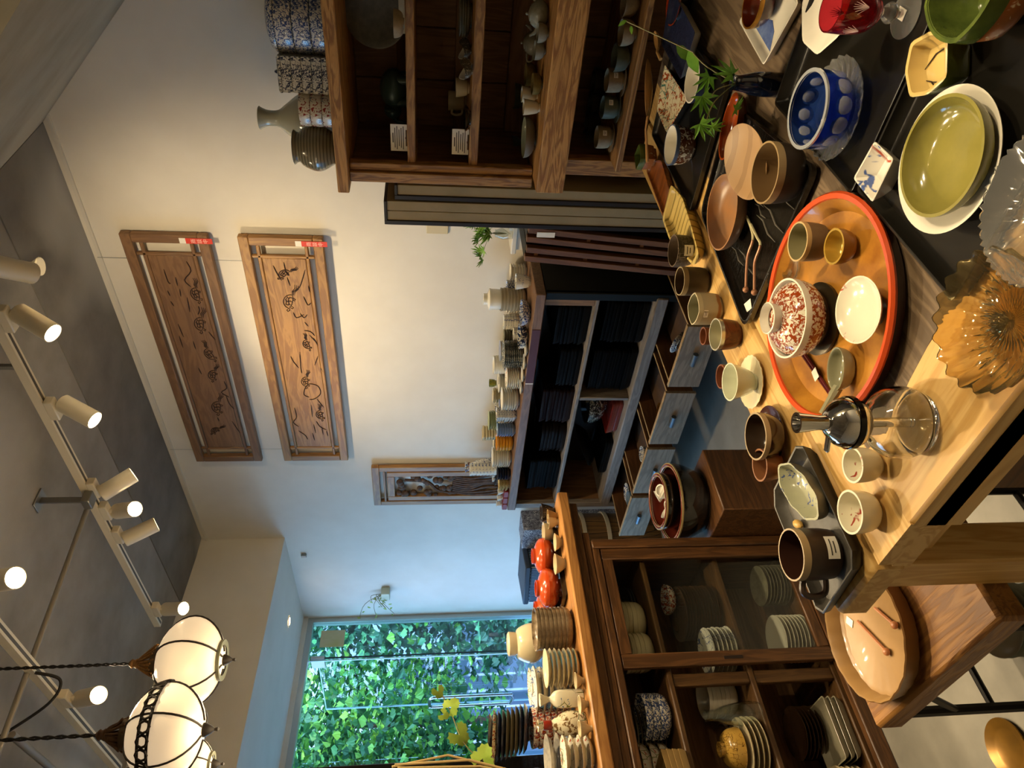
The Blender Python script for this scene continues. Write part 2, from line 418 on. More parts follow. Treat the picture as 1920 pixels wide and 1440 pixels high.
# heads out of the picture; all after the first are added fill lights
spotlight((TX1, 1.46, ZT), (XW, 2.6, 2.2), 'spotlight of the near track aimed at the carved panels', 24, cone=130, blend=1)
spotlight((TX2, 1.0, ZT), (1.3, .45, .72), 'added unseen spotlight on the left track above the sales table', 20, cone=95)
spotlight((TX2, .1, ZT), (XW, .9, 1.9), 'added unseen spotlight on the left track aimed at the open cupboard', 65, cone=140, blend=1)
spotlight((TX2, 1.5, ZT), (1.0, 2.55, .95), 'added unseen spotlight on the left track aimed at the top of the glass cabinet', 70, cone=60)
spotlight((TX2, .7, ZT), (.75, 1.5, .4), 'added unseen spotlight on the left track aimed at the small stool', 8, cone=50)
spotlight((TX2, .35, ZT), (2.95, .85, 1.3), 'added unseen spotlight on the left track aimed into the open cupboard', 40, cone=45, blend=.8)
spotlight((TX2, -.4, ZT), (.6, -.6, 0), 'added unseen wide fill spotlight on the left track lighting the near floor', 90, cone=150, blend=1)  # this wide head and the next are added for bounce off the floor
spotlight((TX2, -1.0, ZT), (1.6, -1.0, 0), 'added unseen wide fill spotlight at the near end of the left track', 90, cone=150, blend=1)
dl = empty('recessed_downlight', (2.80, 5.25, 2.583), 0, 'small round downlight set into the lowered ceiling before the window', 'downlight')
obj('trim_ring', Geo().lathe([(.03, -.004), (.042, -.004), (.043, 0), (.03, 0)], 24), CREAM, dl); obj('lens', Geo().lathe([(0, -.002), (.03, -.002), (.03, 0), (0, 0)], 20), SPOT_ON, dl)
ld = bpy.data.lights.new('down_lamp', 'SPOT'); ld.energy = 22; ld.color = WARM; ld.spot_size = rad(110); ld.spot_blend = 1; ld.shadow_soft_size = .03
lo = bpy.data.objects.new('down_lamp', ld); COL.objects.link(lo); lo.parent = dl; lo.location = (0, 0, -.012); lo.rotation_euler = (0, rad(25), 0)
# ceiling rose of another lamp at the top edge
p = at('Z', CEIL, 0, 498); q = at('Z', CEIL-.11, 38, 498)
rs = empty('smoke_detector', (p.x, p.y, CEIL), 0, 'small cream fitting on a stem hanging from the concrete ceiling', 'ceiling fitting')
obj('stem', Geo().lathe([(0, -.12), (.018, -.12), (.018, 0), (0, 0)], 14), CREAM, rs); obj('cap', Geo().lathe([(0, -.15), (.035, -.15), (.037, -.145), (.02, -.12), (0, -.12)], 18), CREAM, rs)
# steel bracket and conduits
br = at('Z', ZT, 165, 925)
b_ = empty('steel_bracket', (br.x-.02, br.y+.02, ZT), 0, 'grey steel hanger bracket with a foot plate on the ceiling', 'bracket')
obj('stem', Geo().box(-.014, .014, -.004, .004, .0, CEIL-ZT), STEEL, b_, flat=True); obj('foot_plate', Geo().cbox(-.045, .045, -.03, .03, CEIL-ZT-.008, CEIL-ZT, .002), STEEL, b_); obj('clamp', Geo().cbox(-.03, .03, -.03, .03, -.02, .015, .003), STEEL, b_)
c0 = at('Z', ZT+.03, 165, 950); c1 = at('Z', ZT+.03, 0, 1400)
obj('conduit', Geo().tube([c0, c1+(c1-c0)*.8], .011, 10), mk('conduit_grey', '8b857b', .5, .3), None, label='thin grey conduit crossing from the bracket to the left track', cat='conduit')
c0 = at('Z', ZT+.08, 22, 1378); c1 = at('Z', ZT+.08, 95, 1440)
obj('conduit', Geo().tube([c0, c1+(c1-c0)*2], .014, 10), MATS['conduit_grey'], None, label='short thick conduit beside the hanging black cords at the left', cat='conduit')

# ------------------------------------------------------------------ pendant lamps
GLOBE = mk('opal_glass_lit', 'fff0d4', .3, emit=('ffe0b8', .28))
IRON = mk('lamp_iron', '241d17', .55, .4)
TASSEL = mk('tassel_cord', '5a3d22', .9, kind='noise', c2='3a2414', scale=60)
TASSEL2 = mk('tassel_gold', '8d6531', .9, kind='noise', c2='5e3f1d', scale=60)
CORD = mk('twisted_black_cord', '1b1715', .8)
def pendant(px, py, dist, wpx, label, style, flat=.78):
    d = (RIGHT*((720-py)/FOCAL)+DOWN*((px-960)/FOCAL)+FWD)*dist+EYE
    R = wpx/2*dist/FOCAL; r = empty('pendant_lamp', d, 0, label, 'pendant lamp', 'opal glass pendant lamps')
    H = R*flat
    prof = [(0, -H)]+[(R*math.sin(PI*i/18), -H*math.cos(PI*i/18)) for i in range(1, 17)]+[(R*.30, H*.97), (R*.30, H*1.02), (0, H*1.02)]
    obj('glass_globe', Geo().lathe(prof, 36), GLOBE, r)
    for k in range(6):
        a = PI/6+k*PI/3; pts = []
        for i in range(15):
            t = PI*(.06+.86*i/14); pts.append((1.015*R*math.sin(t)*math.cos(a), 1.015*R*math.sin(t)*math.sin(a), -1.015*H*math.cos(t)))
        obj('rib', Geo().tube(pts, R*.024, 6), IRON, r)
    if style == 'band':
        g = Geo(); n = 40; rings = []
        def bz(z): return 1.02*R*math.sqrt(max(0, 1-(z/H)**2))
        z0, z1 = H*.02, H*.36
        g = Geo().lathe([(bz(z0), z0), (bz(z0)+.002, z0), (bz(z0+.012)+.002, z0+.008), (bz(z0+.012), z0+.008)], n); obj('band_edge', g, IRON, r)
        g = Geo().lathe([(bz(z1), z1-.008), (bz(z1)+.002, z1-.008), (bz(z1)+.002, z1), (bz(z1), z1)], n); obj('band_edge', g, IRON, r)
        for k in range(24):     # openwork of linked lozenges
            a = 2*PI*k/24; pts = []
            for s in range(9):
                t = 2*PI*s/8; aa = a+math.cos(t)*.115; zz = (z0+z1)/2+math.sin(t)*(z1-z0)*.46; q = bz(zz)+.003
                pts.append((q*math.cos(aa), q*math.sin(aa), zz))
            obj('lozenge', Geo().tube(pts, R*.03, 5), IRON, r)
    else:
        obj('bottom_ring', Geo().lathe([(R*.34, -H*.98), (R*.46, -H*1.0), (R*.46, -H*.9), (R*.36, -H*.92)], 30), mk('verdigris_ring', '7b7a63', .5, .5), r)
    obj('finial', Geo().lathe([(0, -H-.045), (.006, -H-.04), (.004, -H-.03), (.012, -H-.02), (.02, -H-.004), (.018, -H+.01), (0, -H+.01)], 14), IRON, r)
    TM = TASSEL2 if style == 'ring' else TASSEL
    obj('cap', Geo().lathe([(R*.36, H*.93), (R*.33, H*1.12), (R*.12, H*1.2), (.012, H*1.26), (0, H*1.26)], 24), mk('lamp_cap_bronze', '4d3d29', .5, .5), r)
    tg = Geo()
    for k in range(26):
        a = 2*PI*k/26+random.random()*.2; w = R*(.30+.12*random.random())
        tg.tube(smooth_path([(.006*math.cos(a), .006*math.sin(a), H*1.62), (.02*math.cos(a), .02*math.sin(a), H*1.5), (w*.7*math.cos(a), w*.7*math.sin(a), H*1.25), (w*math.cos(a+.1), w*math.sin(a+.1), H*(.98+.12*random.random()))], 3), .0035, 5)
    obj('tassel', tg, TM, r, kind='stuff')
    obj('tassel_knot', Geo().lathe([(0, H*1.55), (.012, H*1.56), (.017, H*1.62), (.012, H*1.7), (.016, H*1.76), (.008, H*1.84), (0, H*1.84)], 14), TM, r)
    n = 60; top = CEIL-d.z-.002
    for s in (0, PI):
        obj('cord', Geo().tube([(.0035*math.cos(i*1.1+s), .0035*math.sin(i*1.1+s), H*1.8+(top-H*1.8)*i/n) for i in range(n+1)], .0032, 5), CORD, r)
    ld = bpy.data.lights.new('globe_lamp', 'POINT'); ld.energy = 3.0; ld.color = WARM; ld.shadow_soft_size = R*.9
    lo = bpy.data.objects.new('globe_lamp', ld); COL.objects.link(lo); lo.parent = r; lo.location = (0, 0, -H-R*1.0)
    return r
pendant(358, 1240, 2.55, 160, 'opal glass pendant with a golden tassel and a round ring below, farther back', 'ring', .74)
pendant(312, 1372, 2.05, 172, 'opal glass pendant girdled with a black openwork band, nearest of the three', 'band', .78)
pendant(352, 1436, 2.75, 100, 'opal glass pendant half hidden behind the banded one at the edge', 'plain', .9)
# loose black feed cables of the pendants
p = at('Z', ZT, 80, 1240)
obj('feed_cable', Geo().tube(smooth_path([(TX2-.02, p.y-.03, ZT-.004), (TX2-.03, p.y+.02, ZT-.08), (TX2-.10, p.y+.06, ZT-.05), (TX2-.2, p.y+.10, ZT+.1), (TX2-.26, p.y+.12, CEIL-.004)], 8), .006, 6), CORD, None, label='black cable looping from the left track up to the ceiling', cat='cable')

# ------------------------------------------------------------------ dish profiles: (points, index of the rim)
def P_plate(R, h, foot=.55, t=.004):
    f = R*foot
    return [(0, .003), (f-.004, .003), (f-.003, 0), (f, 0), (f+.001, .004), (R*.82, h*.45), (R-.001, h-.002), (R, h), (R-.003, h), (R*.8, h*.45+t), (f, t+.004), (0, t+.003)], 7
def P_bowl(R, h, foot=.42, t=.004, belly=.75, fh=None):
    f = R*foot; fh = fh or h*.1; o = [(0, fh*.6), (f-.004, fh*.6), (f-.003, 0), (f, 0), (f, fh)]
    n = 7
    for i in range(1, n+1):
        a = i/n*PI/2; o.append((f+(R-f)*math.sin(a)**belly, fh+(h-fh)*(1-math.cos(a))))
    k = len(o)-1; ins = []
    for i in range(n, 0, -1):
        a = i/n*PI/2; ins.append((f+(R-t-f)*math.sin(a)**belly, fh+t+(h-fh-t)*(1-math.cos(a))))
    ins[0] = (R-t, h)
    return o+ins+[(0, fh+t)], k
def P_cup(R, h, rb=.8, t=.0035, fh=.006, curve=.02):
    b = R*rb; o = [(0, fh*.5), (b*.62, fh*.5), (b*.64, 0), (b*.74, 0), (b*.76, fh), (b*.96, fh+.004)]
    for i in range(1, 6):
        q = i/5; o.append((b+(R-b)*q+curve*R*math.sin(PI*q), fh+.006+(h-fh-.006)*q))
    k = len(o)-1
    return o+[(R-t, h), (b-t+(R-b)*.5+curve*R, h*.5), (b-t, fh+.012), (b*.6, fh+.006), (0, fh+.006)], k
def P_curve(pts, k=5):
    q = smooth_path([(p[0], 0, p[1]) for p in pts], k); return [(max(0, p.x), p.z) for p in q]
def turned(name, prof, mats, loc, rot=0, n=30, rf=None, parent=None, sx=1, sy=1, wave=None, **k):
    pts, rim = prof if isinstance(prof, tuple) else (prof, len(prof))
    mats = mats if isinstance(mats, (list, tuple)) else [mats]
    ids = []
    for i in range(len(pts)-1):
        m = 0
        if i >= rim and len(mats) > 1: m = 1
        if len(mats) > 2 and i in (rim-1, rim): m = 2
        ids.append(m)
    return obj(name, Geo().lathe(pts, n, rf, ids, (0, 0, 0), sx, sy, wave), mats, parent, loc, rot, **k)
def ngon(sides, rot=0, sharp=1.0):
    """outline of a polygon as radius over angle"""
    def f(a):
        t = ((a-rot) % (2*PI/sides))-PI/sides; p = math.cos(PI/sides)/math.cos(t); return 1+(p-1)*sharp
    return f
def lobes(n, amp=.03): return lambda a: 1+amp*math.cos(n*a)
def flutes(n, amp=.03): return lambda a: 1-amp*abs(math.sin(n*a/2))
def handle(parent, R, z0, z1, out, m, a=0, r=.005, name='handle'):
    c, s = math.cos(a), math.sin(a)
    pts = [(R*.95, z1), (R+out*.7, z1+.002), (R+out, (z0+z1)/2+.006), (R+out*.75, z0+.004), (R*.93, z0)]
    return obj(name, Geo().tube(smooth_path([(x*c, x*s, z) for x, z in pts], 5), r, 8), m, parent)
def sticker(parent, R, z, a, w, h, m=None, name='price_sticker', lines=True):
    """label that follows the wall of a round thing"""
    g = Geo(); n = 5; v = []
    for i in range(n+1):
        t = a+(i/n-.5)*w/R
        for zz in (z-h/2, z+h/2): v.append(((R+.0012)*math.cos(t), (R+.0012)*math.sin(t), zz))
    g.add(v, [(2*i, 2*i+2, 2*i+3, 2*i+1) for i in range(n)])
    s = obj(name, g, m or PAPER, parent)
    if lines:
        for q, (zz, ww) in enumerate(((.18, .7), (-.12, .5))):
            g = Geo(); v = []
            for i in range(n+1):
                t = a+(i/n-.5)*w*ww/R
                for e in (-.05, .05): v.append(((R+.0018)*math.cos(t), (R+.0018)*math.sin(t), z+h*(zz+e)))
            g.add(v, [(2*i, 2*i+2, 2*i+3, 2*i+1) for i in range(n)]); obj('printed_line', g, INK, s)
    return s
INK = mk('print_ink', '4a453d', .8)
def card(name, loc, rz, w, h, label, tilt=0):
    c = obj(name, Geo().cbox(-w/2, w/2, -.0015, .0015, 0, h, .0005), PAPER, None, loc, (tilt, 0, rz), label=label, cat='card', group='printed information cards')
    for i in range(6):
        ww = w*(.36 if i == 0 else .62+.12*((i*7) % 3))/2
        z = h*(.86-.125*i); obj('printed_line', Geo().box(-ww, ww, -.0022, -.0016, z-.0016-(.001 if i == 0 else 0), z+.0016), INK, c)
    obj('seal_mark', Geo().box(-.004, .004, -.0022, -.0016, h*.06, h*.12), mk('seal_red', '7d3a30', .7), c)
    obj('stand', Geo().cbox(-w*.3, w*.3, -.004, .012, 0, .006, .001), DARKW['x'], c)
    return c
WHITE = mk('white_porcelain', 'dcd6c6', .15, coat=.3)
CREAMP = mk('cream_stoneware', 'cabb98', .25, coat=.2)
CELADON = mk('celadon_glaze', 'a3a68d', .15, coat=.4)
GREYG = mk('grey_crackle_glaze', '8f8b78', .25, kind='noise', c2='7a7663', scale=40)
BW = mk('blue_and_white', 'dcd8cc', .15, kind='paint', c2='2b3f6f', c3='1d2a55', scale=38, thr=.56)
BW2 = mk('blue_and_white_dense', 'd9d6cc', .15, kind='paint', c2='3a4f80', c3='232f58', scale=60, thr=.5)
BWS = mk('blue_and_white_sparse', 'dedacb', .15, kind='paint', c2='41548a', c3='41548a', scale=26, thr=.66)
IMARI = mk('imari_red_and_blue', 'ded5c2', .15, kind='paint', c2='a23f1c', c3='2b355e', scale=42, thr=.52)
IMARI2 = mk('imari_sparse', 'dfd8c6', .15, kind='paint', c2='b4442a', c3='6b7a3a', scale=30, thr=.64)
KUTANI = mk('kutani_mixed', 'dcd0ab', .2, kind='paint', c2='9c4a24', c3='4f7a6a', scale=30, thr=.55)
BROWNG = mk('brown_glaze', '3a281a', .22, kind='noise', c2='4d3723', scale=18, coat=.2)
BIZEN = mk('bizen_clay', '5b4a38', .6, kind='noise', c2='473626', scale=14)
SANDC = mk('sandy_clay', '94805f', .7, kind='noise', c2='7b684b', scale=26, bump=.2)
TEAL = mk('teal_bronze', '2e3f3b', .35, .3)
GREENGL = mk('grey_green_glaze', '5c6353', .3, kind='noise', c2='474e42', scale=30)

# ------------------------------------------------------------------ carved transom panels on the wall
def strokes(parent, lines, r, m, name='carved_lines'):
    g = Geo()
    for l in lines: g.tube(l, [r*.4]+[r]*(len(l)-2)+[r*.4] if len(l) > 2 else r, 5)
    o = obj(name, g, m, parent); o['kind'] = 'stuff'; return o
CUT = mk('carved_groove', '2a170b', .8)
def turtle(c, s, tilt=0, scale_tail=True):
    """grooves of a long-tailed turtle: domed shell with scutes, head, legs, a trailing tail"""
    L = []; ct, st = math.cos(tilt), math.sin(tilt)
    def P(y, z): return (0, c[0]+(y*ct-z*st)*s, c[1]+(y*st+z*ct)*s)
    L.append([P(math.cos(t*PI/10), math.sin(t*PI/10)*.8) for t in range(0, 11)])
    L.append([P(-1, 0), P(-.4, -.18), P(.4, -.18), P(1, 0)])
    for k in (-.5, 0, .5): L.append([P(k-.12, .66-.3*abs(k)), P(k+.08, .35), P(k-.1, .05), P(k, -.15)])
    for z in (.2, .48): L.append([P(-.8+z*.4, z), P(-.2, z+.1), P(.3, z-.05), P(.8-z*.4, z)])
    L.append([P(1, .05), P(1.35, .2), P(1.5, .05), P(1.3, -.1), P(1, -.05)])
    for k in (-.6, .6): L.append([P(k, -.15), P(k+.15, -.45), P(k+.35, -.4), P(k+.25, -.12)])
    for k in range(3): L.append([P(-1, -.02-.1*k), P(-1.5, .1-.15*k), P(-2.0, -.12-.18*k), P(-2.5, .02-.2*k)])
    return L
def ranma(y0, y1, z0, z1, label, turtles, extra, wood, tagy):
    r = empty('carved_transom', (XW-.05, y0, z0), 0, label, 'carved panel', 'pair of carved transom panels')
    w, h, t = y1-y0, z1-z0, .042
    fw = .05
    def bd(n, ya, yb, za, zb, xa=0, xb=.034, m='y', b=.004):
        c = ((xa+xb)/2, (ya+yb)/2, (za+zb)/2)
        return obj(n, Geo().cbox(xa-c[0], xb-c[0], ya-c[1], yb-c[1], za-c[2], zb-c[2], b), wood[m], r, c)
    bd('rail', 0, w, 0, fw); bd('rail', 0, w, h-fw, h)
    bd('stile', 0, fw, fw, h-fw, m='z'); bd('stile', w-fw, w, fw, h-fw, m='z')
    g0, g1 = fw+.028, .018
    for z in (g0, h-g0-g1): bd('slat', fw, w-fw, z, z+g1, .008, .026)
    for y in (fw+.06, w-fw-.06-g1): bd('slat', y, y+g1, fw, h-fw, .008, .026, 'z')
    bo = bd('carved_board', fw+.06+g1, w-fw-.06-g1, g0+g1, h-g0-g1, .012, .024)
    lines = []
    for (px, py, s, tl) in turtles:
        p = at('X', XW-.04, px, py); lines = turtle((p.y-y0, p.z-z0), s*.55, tl); o = strokes(r, lines, .0024, CUT, 'carved_turtle'); o.location.x = .0105
    L = []
    for seg in extra:
        q = []
        for (px, py) in seg:
            p = at('X', XW-.04, px, py); q.append((0, p.y-y0, p.z-z0))
        L.append(smooth_path(q, 3))
    o = strokes(r, L, .003, CUT, 'carved_waves'); o.location.x = .0105
    tz = .0
    tg = obj('price_tag', Geo().box(-.0028, -.0012, tagy-.03, tagy, -.02, .105), mk('tag_red', 'cf3d2c', .6), r)
    obj('tag_paper', Geo().box(-.0026, -.001, tagy-.03, tagy, .105, .135), PAPER, r)
    fc = bpy.data.curves.new('tag_writing', 'FONT'); fc.body = '商\n談\n中'; fc.size = .026; fc.space_line = 1.1; fc.align_x = 'CENTER'
    tmp = bpy.data.objects.new('tag_writing', fc); COL.objects.link(tmp); bpy.context.view_layer.update()
    me = bpy.data.meshes.new_from_object(tmp.evaluated_get(bpy.context.evaluated_depsgraph_get())); bpy.data.objects.remove(tmp)
    fo = bpy.data.objects.new('tag_writing', me); COL.objects.link(fo); fo.parent = tg; fo.location = (-.0032, tagy-.015, .06); fo.rotation_euler = (PI/2, 0, -PI/2)
    me.materials.clear(); me.materials.append(mk('tag_writing_white', 'f3c9b8', .7))
    for yy in (.16, w-.09):
        obj('hanging_wire', Geo().tube([(.028, yy, h), (.03, yy, CEIL-.03-z0 if CEIL-.03-z0 < .6 else h+.16)], .0012, 5), STEEL, r)
    return r
UP = HINOKI
UPD = {a: W('ranma_wood_darker_'+a, '6f5138', '7f5e40', a) for a in 'xyz'}
w1 = [[(307, 505), (315, 528), (320, 532)], [(349, 490), (358, 508), (346, 525), (358, 538)], [(329, 520), (333, 536)], [(314, 545), (319, 555)], [(337, 542), (339, 556)], [(320, 565), (326, 574)], [(351, 558), (356, 585)], [(334, 608), (344, 632)], [(336, 630), (343, 652)], [(362, 640), (367, 655)], [(372, 690), (378, 702)], [(372, 574), (374, 582), (371, 590)], [(391, 622), (404, 638)], [(420, 715), (425, 728), (415, 736), (430, 745)], [(424, 742), (430, 757), (440, 768)], [(435, 790), (450, 812)], [(408, 783), (411, 790)]]
ranma(1.99, 3.693, 2.595, 3.005, 'upper carved transom panel with turtles, darker wood, hung just below the ceiling', [(370, 552, .075, 0), (378, 608, .085, .2), (395, 664, .075, -.3), (401, 704, .07, .3), (410, 764, .09, .2), (405, 808, .06, .8)], w1, UPD, .045)
w2 = [[(512, 498), (520, 514), (528, 526)], [(532, 492), (536, 510), (541, 516)], [(538, 520), (544, 536)], [(572, 506), (565, 530), (560, 540), (548, 548)], [(578, 536), (581, 548)], [(569, 556), (577, 572), (583, 568)], [(550, 586), (556, 596), (570, 590)], [(563, 588), (570, 596), (576, 590)], [(571, 604), (578, 612)], [(570, 620), (582, 622), (590, 630)], [(580, 628), (595, 644)], [(588, 634), (596, 648)], [(545, 668), (550, 678), (560, 690)], [(562, 660), (564, 690), (566, 700)], [(580, 745), (570, 740), (572, 728), (580, 720), (596, 724), (601, 738), (590, 748), (580, 749)], [(596, 668), (590, 685)], [(601, 690), (608, 700)], [(594, 748), (607, 764)], [(552, 765), (556, 782), (550, 792), (560, 800)], [(583, 760), (586, 782)], [(560, 808), (572, 816), (577, 824)], [(593, 790), (600, 800), (612, 806)], [(588, 796), (592, 812)], [(603, 800), (606, 815)], [(612, 808), (615, 818)], [(586, 812), (590, 826)]]
ranma(1.99, 3.693, 2.045, 2.455, 'lower carved transom panel with turtles among waves, warm honey wood', [(545, 566, .085, .3), (577, 646, .06, -.2), (575, 716, .07, .1), (602, 778, .07, -.1), (534, 515, .06, .9)], w2, UP, .045)
# pierced panel with a carved pine and rapids, hung upright beside the corner
r = empty('pierced_transom', (XW-.05, 3.77, .93), 0, 'upright pierced wooden panel with carved pine and flowing water beside the corner', 'carved panel')
w, h = .42, .97
for n, ya, yb, za, zb, m in (('rail', 0, w, 0, .05, 'y'), ('rail', 0, w, h-.05, h, 'y'), ('stile', 0, .045, .05, h-.05, 'z'), ('stile', w-.045, w, .05, h-.05, 'z'), ('slat', .045, w-.045, h-.09, h-.075, 'y'), ('inner_board', .055, .10, .06, h-.10, 'z'), ('inner_board', w-.10, w-.055, .06, h-.10, 'z'), ('inner_board', .10, w-.10, h-.15, h-.10, 'y')):
    c = (.016, (ya+yb)/2, (za+zb)/2); obj(n, Geo().cbox(-.016, .016, ya-c[1], yb-c[1], za-c[2], zb-c[2], .003), UP[m], r, c)
CARV = mk('carved_dark_wood', '5f452f', .75, kind='noise', c2='3b2819', scale=30, bump=.4)
g = Geo()
for k in range(9):      # flowing water: parallel carved ridges
    y = .11+.022*k; g.tube(smooth_path([(.014, y, .06), (.014, y+.03*math.sin(k), .18), (.014, min(.315, y+.03), .30), (.014, y, .42)], 5), [.011]*16, 6)
obj('carved_water', g, CARV, r, kind='stuff')
g = Geo()
random.seed(3)
for k in range(42):     # pine and rocks
    y = .105+.21*random.random(); z = .42+.38*random.random()
    if .16 < y < .24 and .62 < z < .74: continue
    g.sphere((.012, y, z), .018+.014*random.random(), 5, .6, 1, .8)
g.tube(smooth_path([(.012, .30, .40), (.0, .25, .52), (.012, .17, .60), (.004, .14, .75)], 5), .012, 6)
obj('carved_pine', g, CARV, r, kind='stuff')
random.seed(7)

# ------------------------------------------------------------------ open cupboard at the right
XF = 2.62
cup = empty('open_cupboard', (XF, .1, 0), 0, 'tall open cedar cupboard full of cups and teapots against the wall', 'cupboard')
Y0, Y1 = .10, 1.414
B = lambda n, *a, **k: board(n, *a, parent=cup, **k)
B('top_board', 2.57, 3.14, .04, 1.437, 1.831, 1.875, CEDARB['y'], b=.003)
B('worktop', 2.50, 3.14, .04, 1.369, .998, 1.106, CEDARB['y'], b=.004)
B('post', XF, XF+.05, 1.37, Y1, 1.106, 1.831, CEDAR['z']); B('post', XF+.012, XF+.05, 1.336, 1.37, 1.106, 1.831, CEDAR['z'])
B('post', XF+.04, XF+.09, 1.30, 1.37, 0, .998, CEDAR['z'])
B('side_panel', XF+.05, 3.14, 1.385, 1.405, 1.106, 1.831, INSIDE['z']); B('side_panel', XF+.09, 3.14, 1.34, 1.36, 0, .998, INSIDE['z'])
B('side_panel', XF, 3.14, Y0, Y0+.03, 1.106, 1.831, INSIDE['z']); B('side_panel', XF+.05, 3.14, Y0, Y0+.03, 0, .998, INSIDE['z'])
for z0, z1 in ((1.574, 1.605), (1.330, 1.365)):
    B('shelf', XF+.025, 3.10, Y0+.03, 1.345, z0, z1, CEDAR['y'], b=.003)
    B('shelf_bearer', XF+.03, 3.08, 1.352, 1.385, z0-.004, z1-.006, CEDAR['x'], b=.003)
    B('back_ledge', 3.07, 3.105, Y0+.03, 1.385, z1, z1+.05, INSIDE['y'])
B('shelf', 2.56, 3.10, Y0+.03, 1.30, .768, .790, CEDAR['y'], b=.003)
B('back_ledge', 3.07, 3.105, Y0+.03, 1.385, 1.106, 1.19, INSIDE['y'])
B('plinth', XF+.05, 3.10, Y0+.03, 1.30, .02, .08, INSIDE['y'])
for k in range(6):
    y = Y0+.03+k*.212; B('back_plank', 3.108, 3.138, y, y+.209, .08, .998, INSIDE['z']); B('back_plank', 3.108, 3.138, y, y+.209, 1.106, 1.831, INSIDE['z'])
def on(z, px, py): return (*spot(px, py, z), z)
# on top of it
def stack_box(name, loc, n, R, th, rf, m, label, lid='dome', rot=0, nseg=32, round_=.12):
    r = empty(name, loc, rot, label, 'stacked box')
    for k in range(n):
        b = .0025
        obj('tier', Geo().lathe([(0, .001), (R*.93, .001), (R*.97, th*.05), (R, th*.25), (R, th*.75), (R*.985, th*.97), (R*.96, th*.985), (0, th*.985)], nseg, rf), m, r, (0, 0, k*th))
    if lid == 'dome': l = obj('lid', Geo().lathe([(R, 0), (R*1.01, th*.1), (R*.9, th*.35), (R*.6, th*.55), (0, th*.62)], nseg, rf), m, r, (0, 0, n*th))
    elif lid == 'flat':
        l = obj('lid', Geo().lathe([(R*.98, 0), (R*1.03, .002), (R*1.03, .008), (R*.9, .014), (0, .017)], nseg, rf), m, r, (0, 0, n*th))
        obj('knob', Geo().tube(smooth_path([(-.02, 0, .015), (-.012, 0, .028), (.012, 0, .028), (.02, 0, .015)], 4), .005, 6), mk('cobalt_edge', '232a49', .25), l)
    return r
p = at('X', 2.86, 600, 54); stack_box('stacked_round_box', (2.82, p.y-.045, 1.876), 3, .118, .062, None, BW2, 'round three-tiered blue-and-white box with a domed lid on the cupboard')
p = at('X', 2.78, 600, 134); stack_box('stacked_square_box', (2.76, p.y, 1.876), 5, .088, .036, ngon(4, PI/4, .93), mk('blue_black_lattice', 'd8d3c2', .18, kind='paint', c2='2a3048', c3='2a3048', scale=55, thr=.52), 'square five-tiered box with dark blue lattice pattern and a knob', 'flat', rad(12))
p = at('X', 2.72, 600, 204); stack_box('stacked_flower_box', (2.72, p.y, 1.876), 3, .068, .043, ngon(8, 0, .6), mk('red_flower_porcelain', 'd8cfbc', .18, kind='paint', c2='8e2f2a', c3='2c3152', scale=34, thr=.6), 'white three-tiered box with red flowers between square box and jar', None)
p = at('X', 2.95, 600, 222)
turned('celadon_vase', P_curve([(.0, 0), (.06, 0), (.085, .03), (.115, .10), (.10, .17), (.06, .225), (.034, .26), (.032, .30), (.040, .325), (.046, .335), (.040, .334), (.028, .30), (0, .29)], 4), mk('pale_celadon', 'a9a58f', .15, coat=.4), (2.93, p.y, 1.876), 0, 36, label='pale celadon bottle vase with flared lip on the cupboard', cat='vase')
p = at('X', 2.72, 610, 278)
j = turned('patterned_jar', P_curve([(0, 0), (.045, 0), (.055, .01), (.085, .06), (.088, .095), (.072, .135), (.058, .150), (.058, .160), (.064, .168), (.066, .172), (.058, .170), (.052, .15), (0, .14)], 4), mk('ash_glaze_bands', '7d7257', .2, kind='bands', c2='4d4431', scale=520, thr=.55, soft=.2, coat=.4), (2.72, p.y, 1.876), 0, 40, label='round grey-brown jar with fine impressed bands at the cupboard end', cat='jar')
p = at('X', 2.8, 600, -20); stack_box('stacked_brown_box', (2.82, p.y-.14, 1.876), 3, .10, .055, None, BROWNG, 'brown glazed tiered box at the edge behind the blue ones')
# shelf below the top
SH1, SH2, SH3, SH4 = 1.606, 1.366, 1.107, .791
x, y, z = 2.86, at('X', 2.86, 740, 165).y, SH1
el = empty('teapot_figure', (x, y, z), rad(95), 'dark teal bronze elephant-shaped pot on the upper cupboard shelf', 'figurine')
obj('body', Geo().sphere((0, 0, .055), .06, 10, 1.25, 1, .9), TEAL, el); obj('head', Geo().sphere((.085, 0, .06), .034, 9), TEAL, el); obj('trunk', Geo().tube(smooth_path([(.11, 0, .06), (.13, 0, .045), (.135, 0, .02), (.15, 0, .018)], 5), .009, 8), TEAL, el)
for s in (-1, 1):
    obj('ear', Geo().sphere((.075, .03*s, .07), .022, 7, .4, 1, 1), TEAL, el)
    for q in (-.04, .045): obj('leg', Geo().lathe([(0, 0), (.018, 0), (.016, .04), (0, .04)], 12, None, None, (q, .03*s, 0)), TEAL, el)
pz = at('X', 2.9, 700, 30)
sd = empty('stone_plate', (2.90, at('X', 2.9, 700, 28).y, SH1), 0, 'dark mottled round plate standing upright at the picture edge', 'plate')
obj('disc', Geo().lathe([(0, 0), (.10, 0), (.115, .006), (.117, .012), (.108, .014), (.09, .008), (0, .007)], 36), mk('dark_stone_glaze', '4f4a3c', .5, kind='noise', c2='3b372c', scale=40), sd, (.0, 0, .117), (0, rad(-82), 0)); obj('easel', Geo().cbox(-.02, .03, -.04, .04, 0, .015, .002), DARKW['y'], sd)
turned('clay_bowl', P_bowl(.045, .035), SANDC, on(SH1, 758, 45), label='small sandy clay bowl before the standing stone plate', cat='bowl')
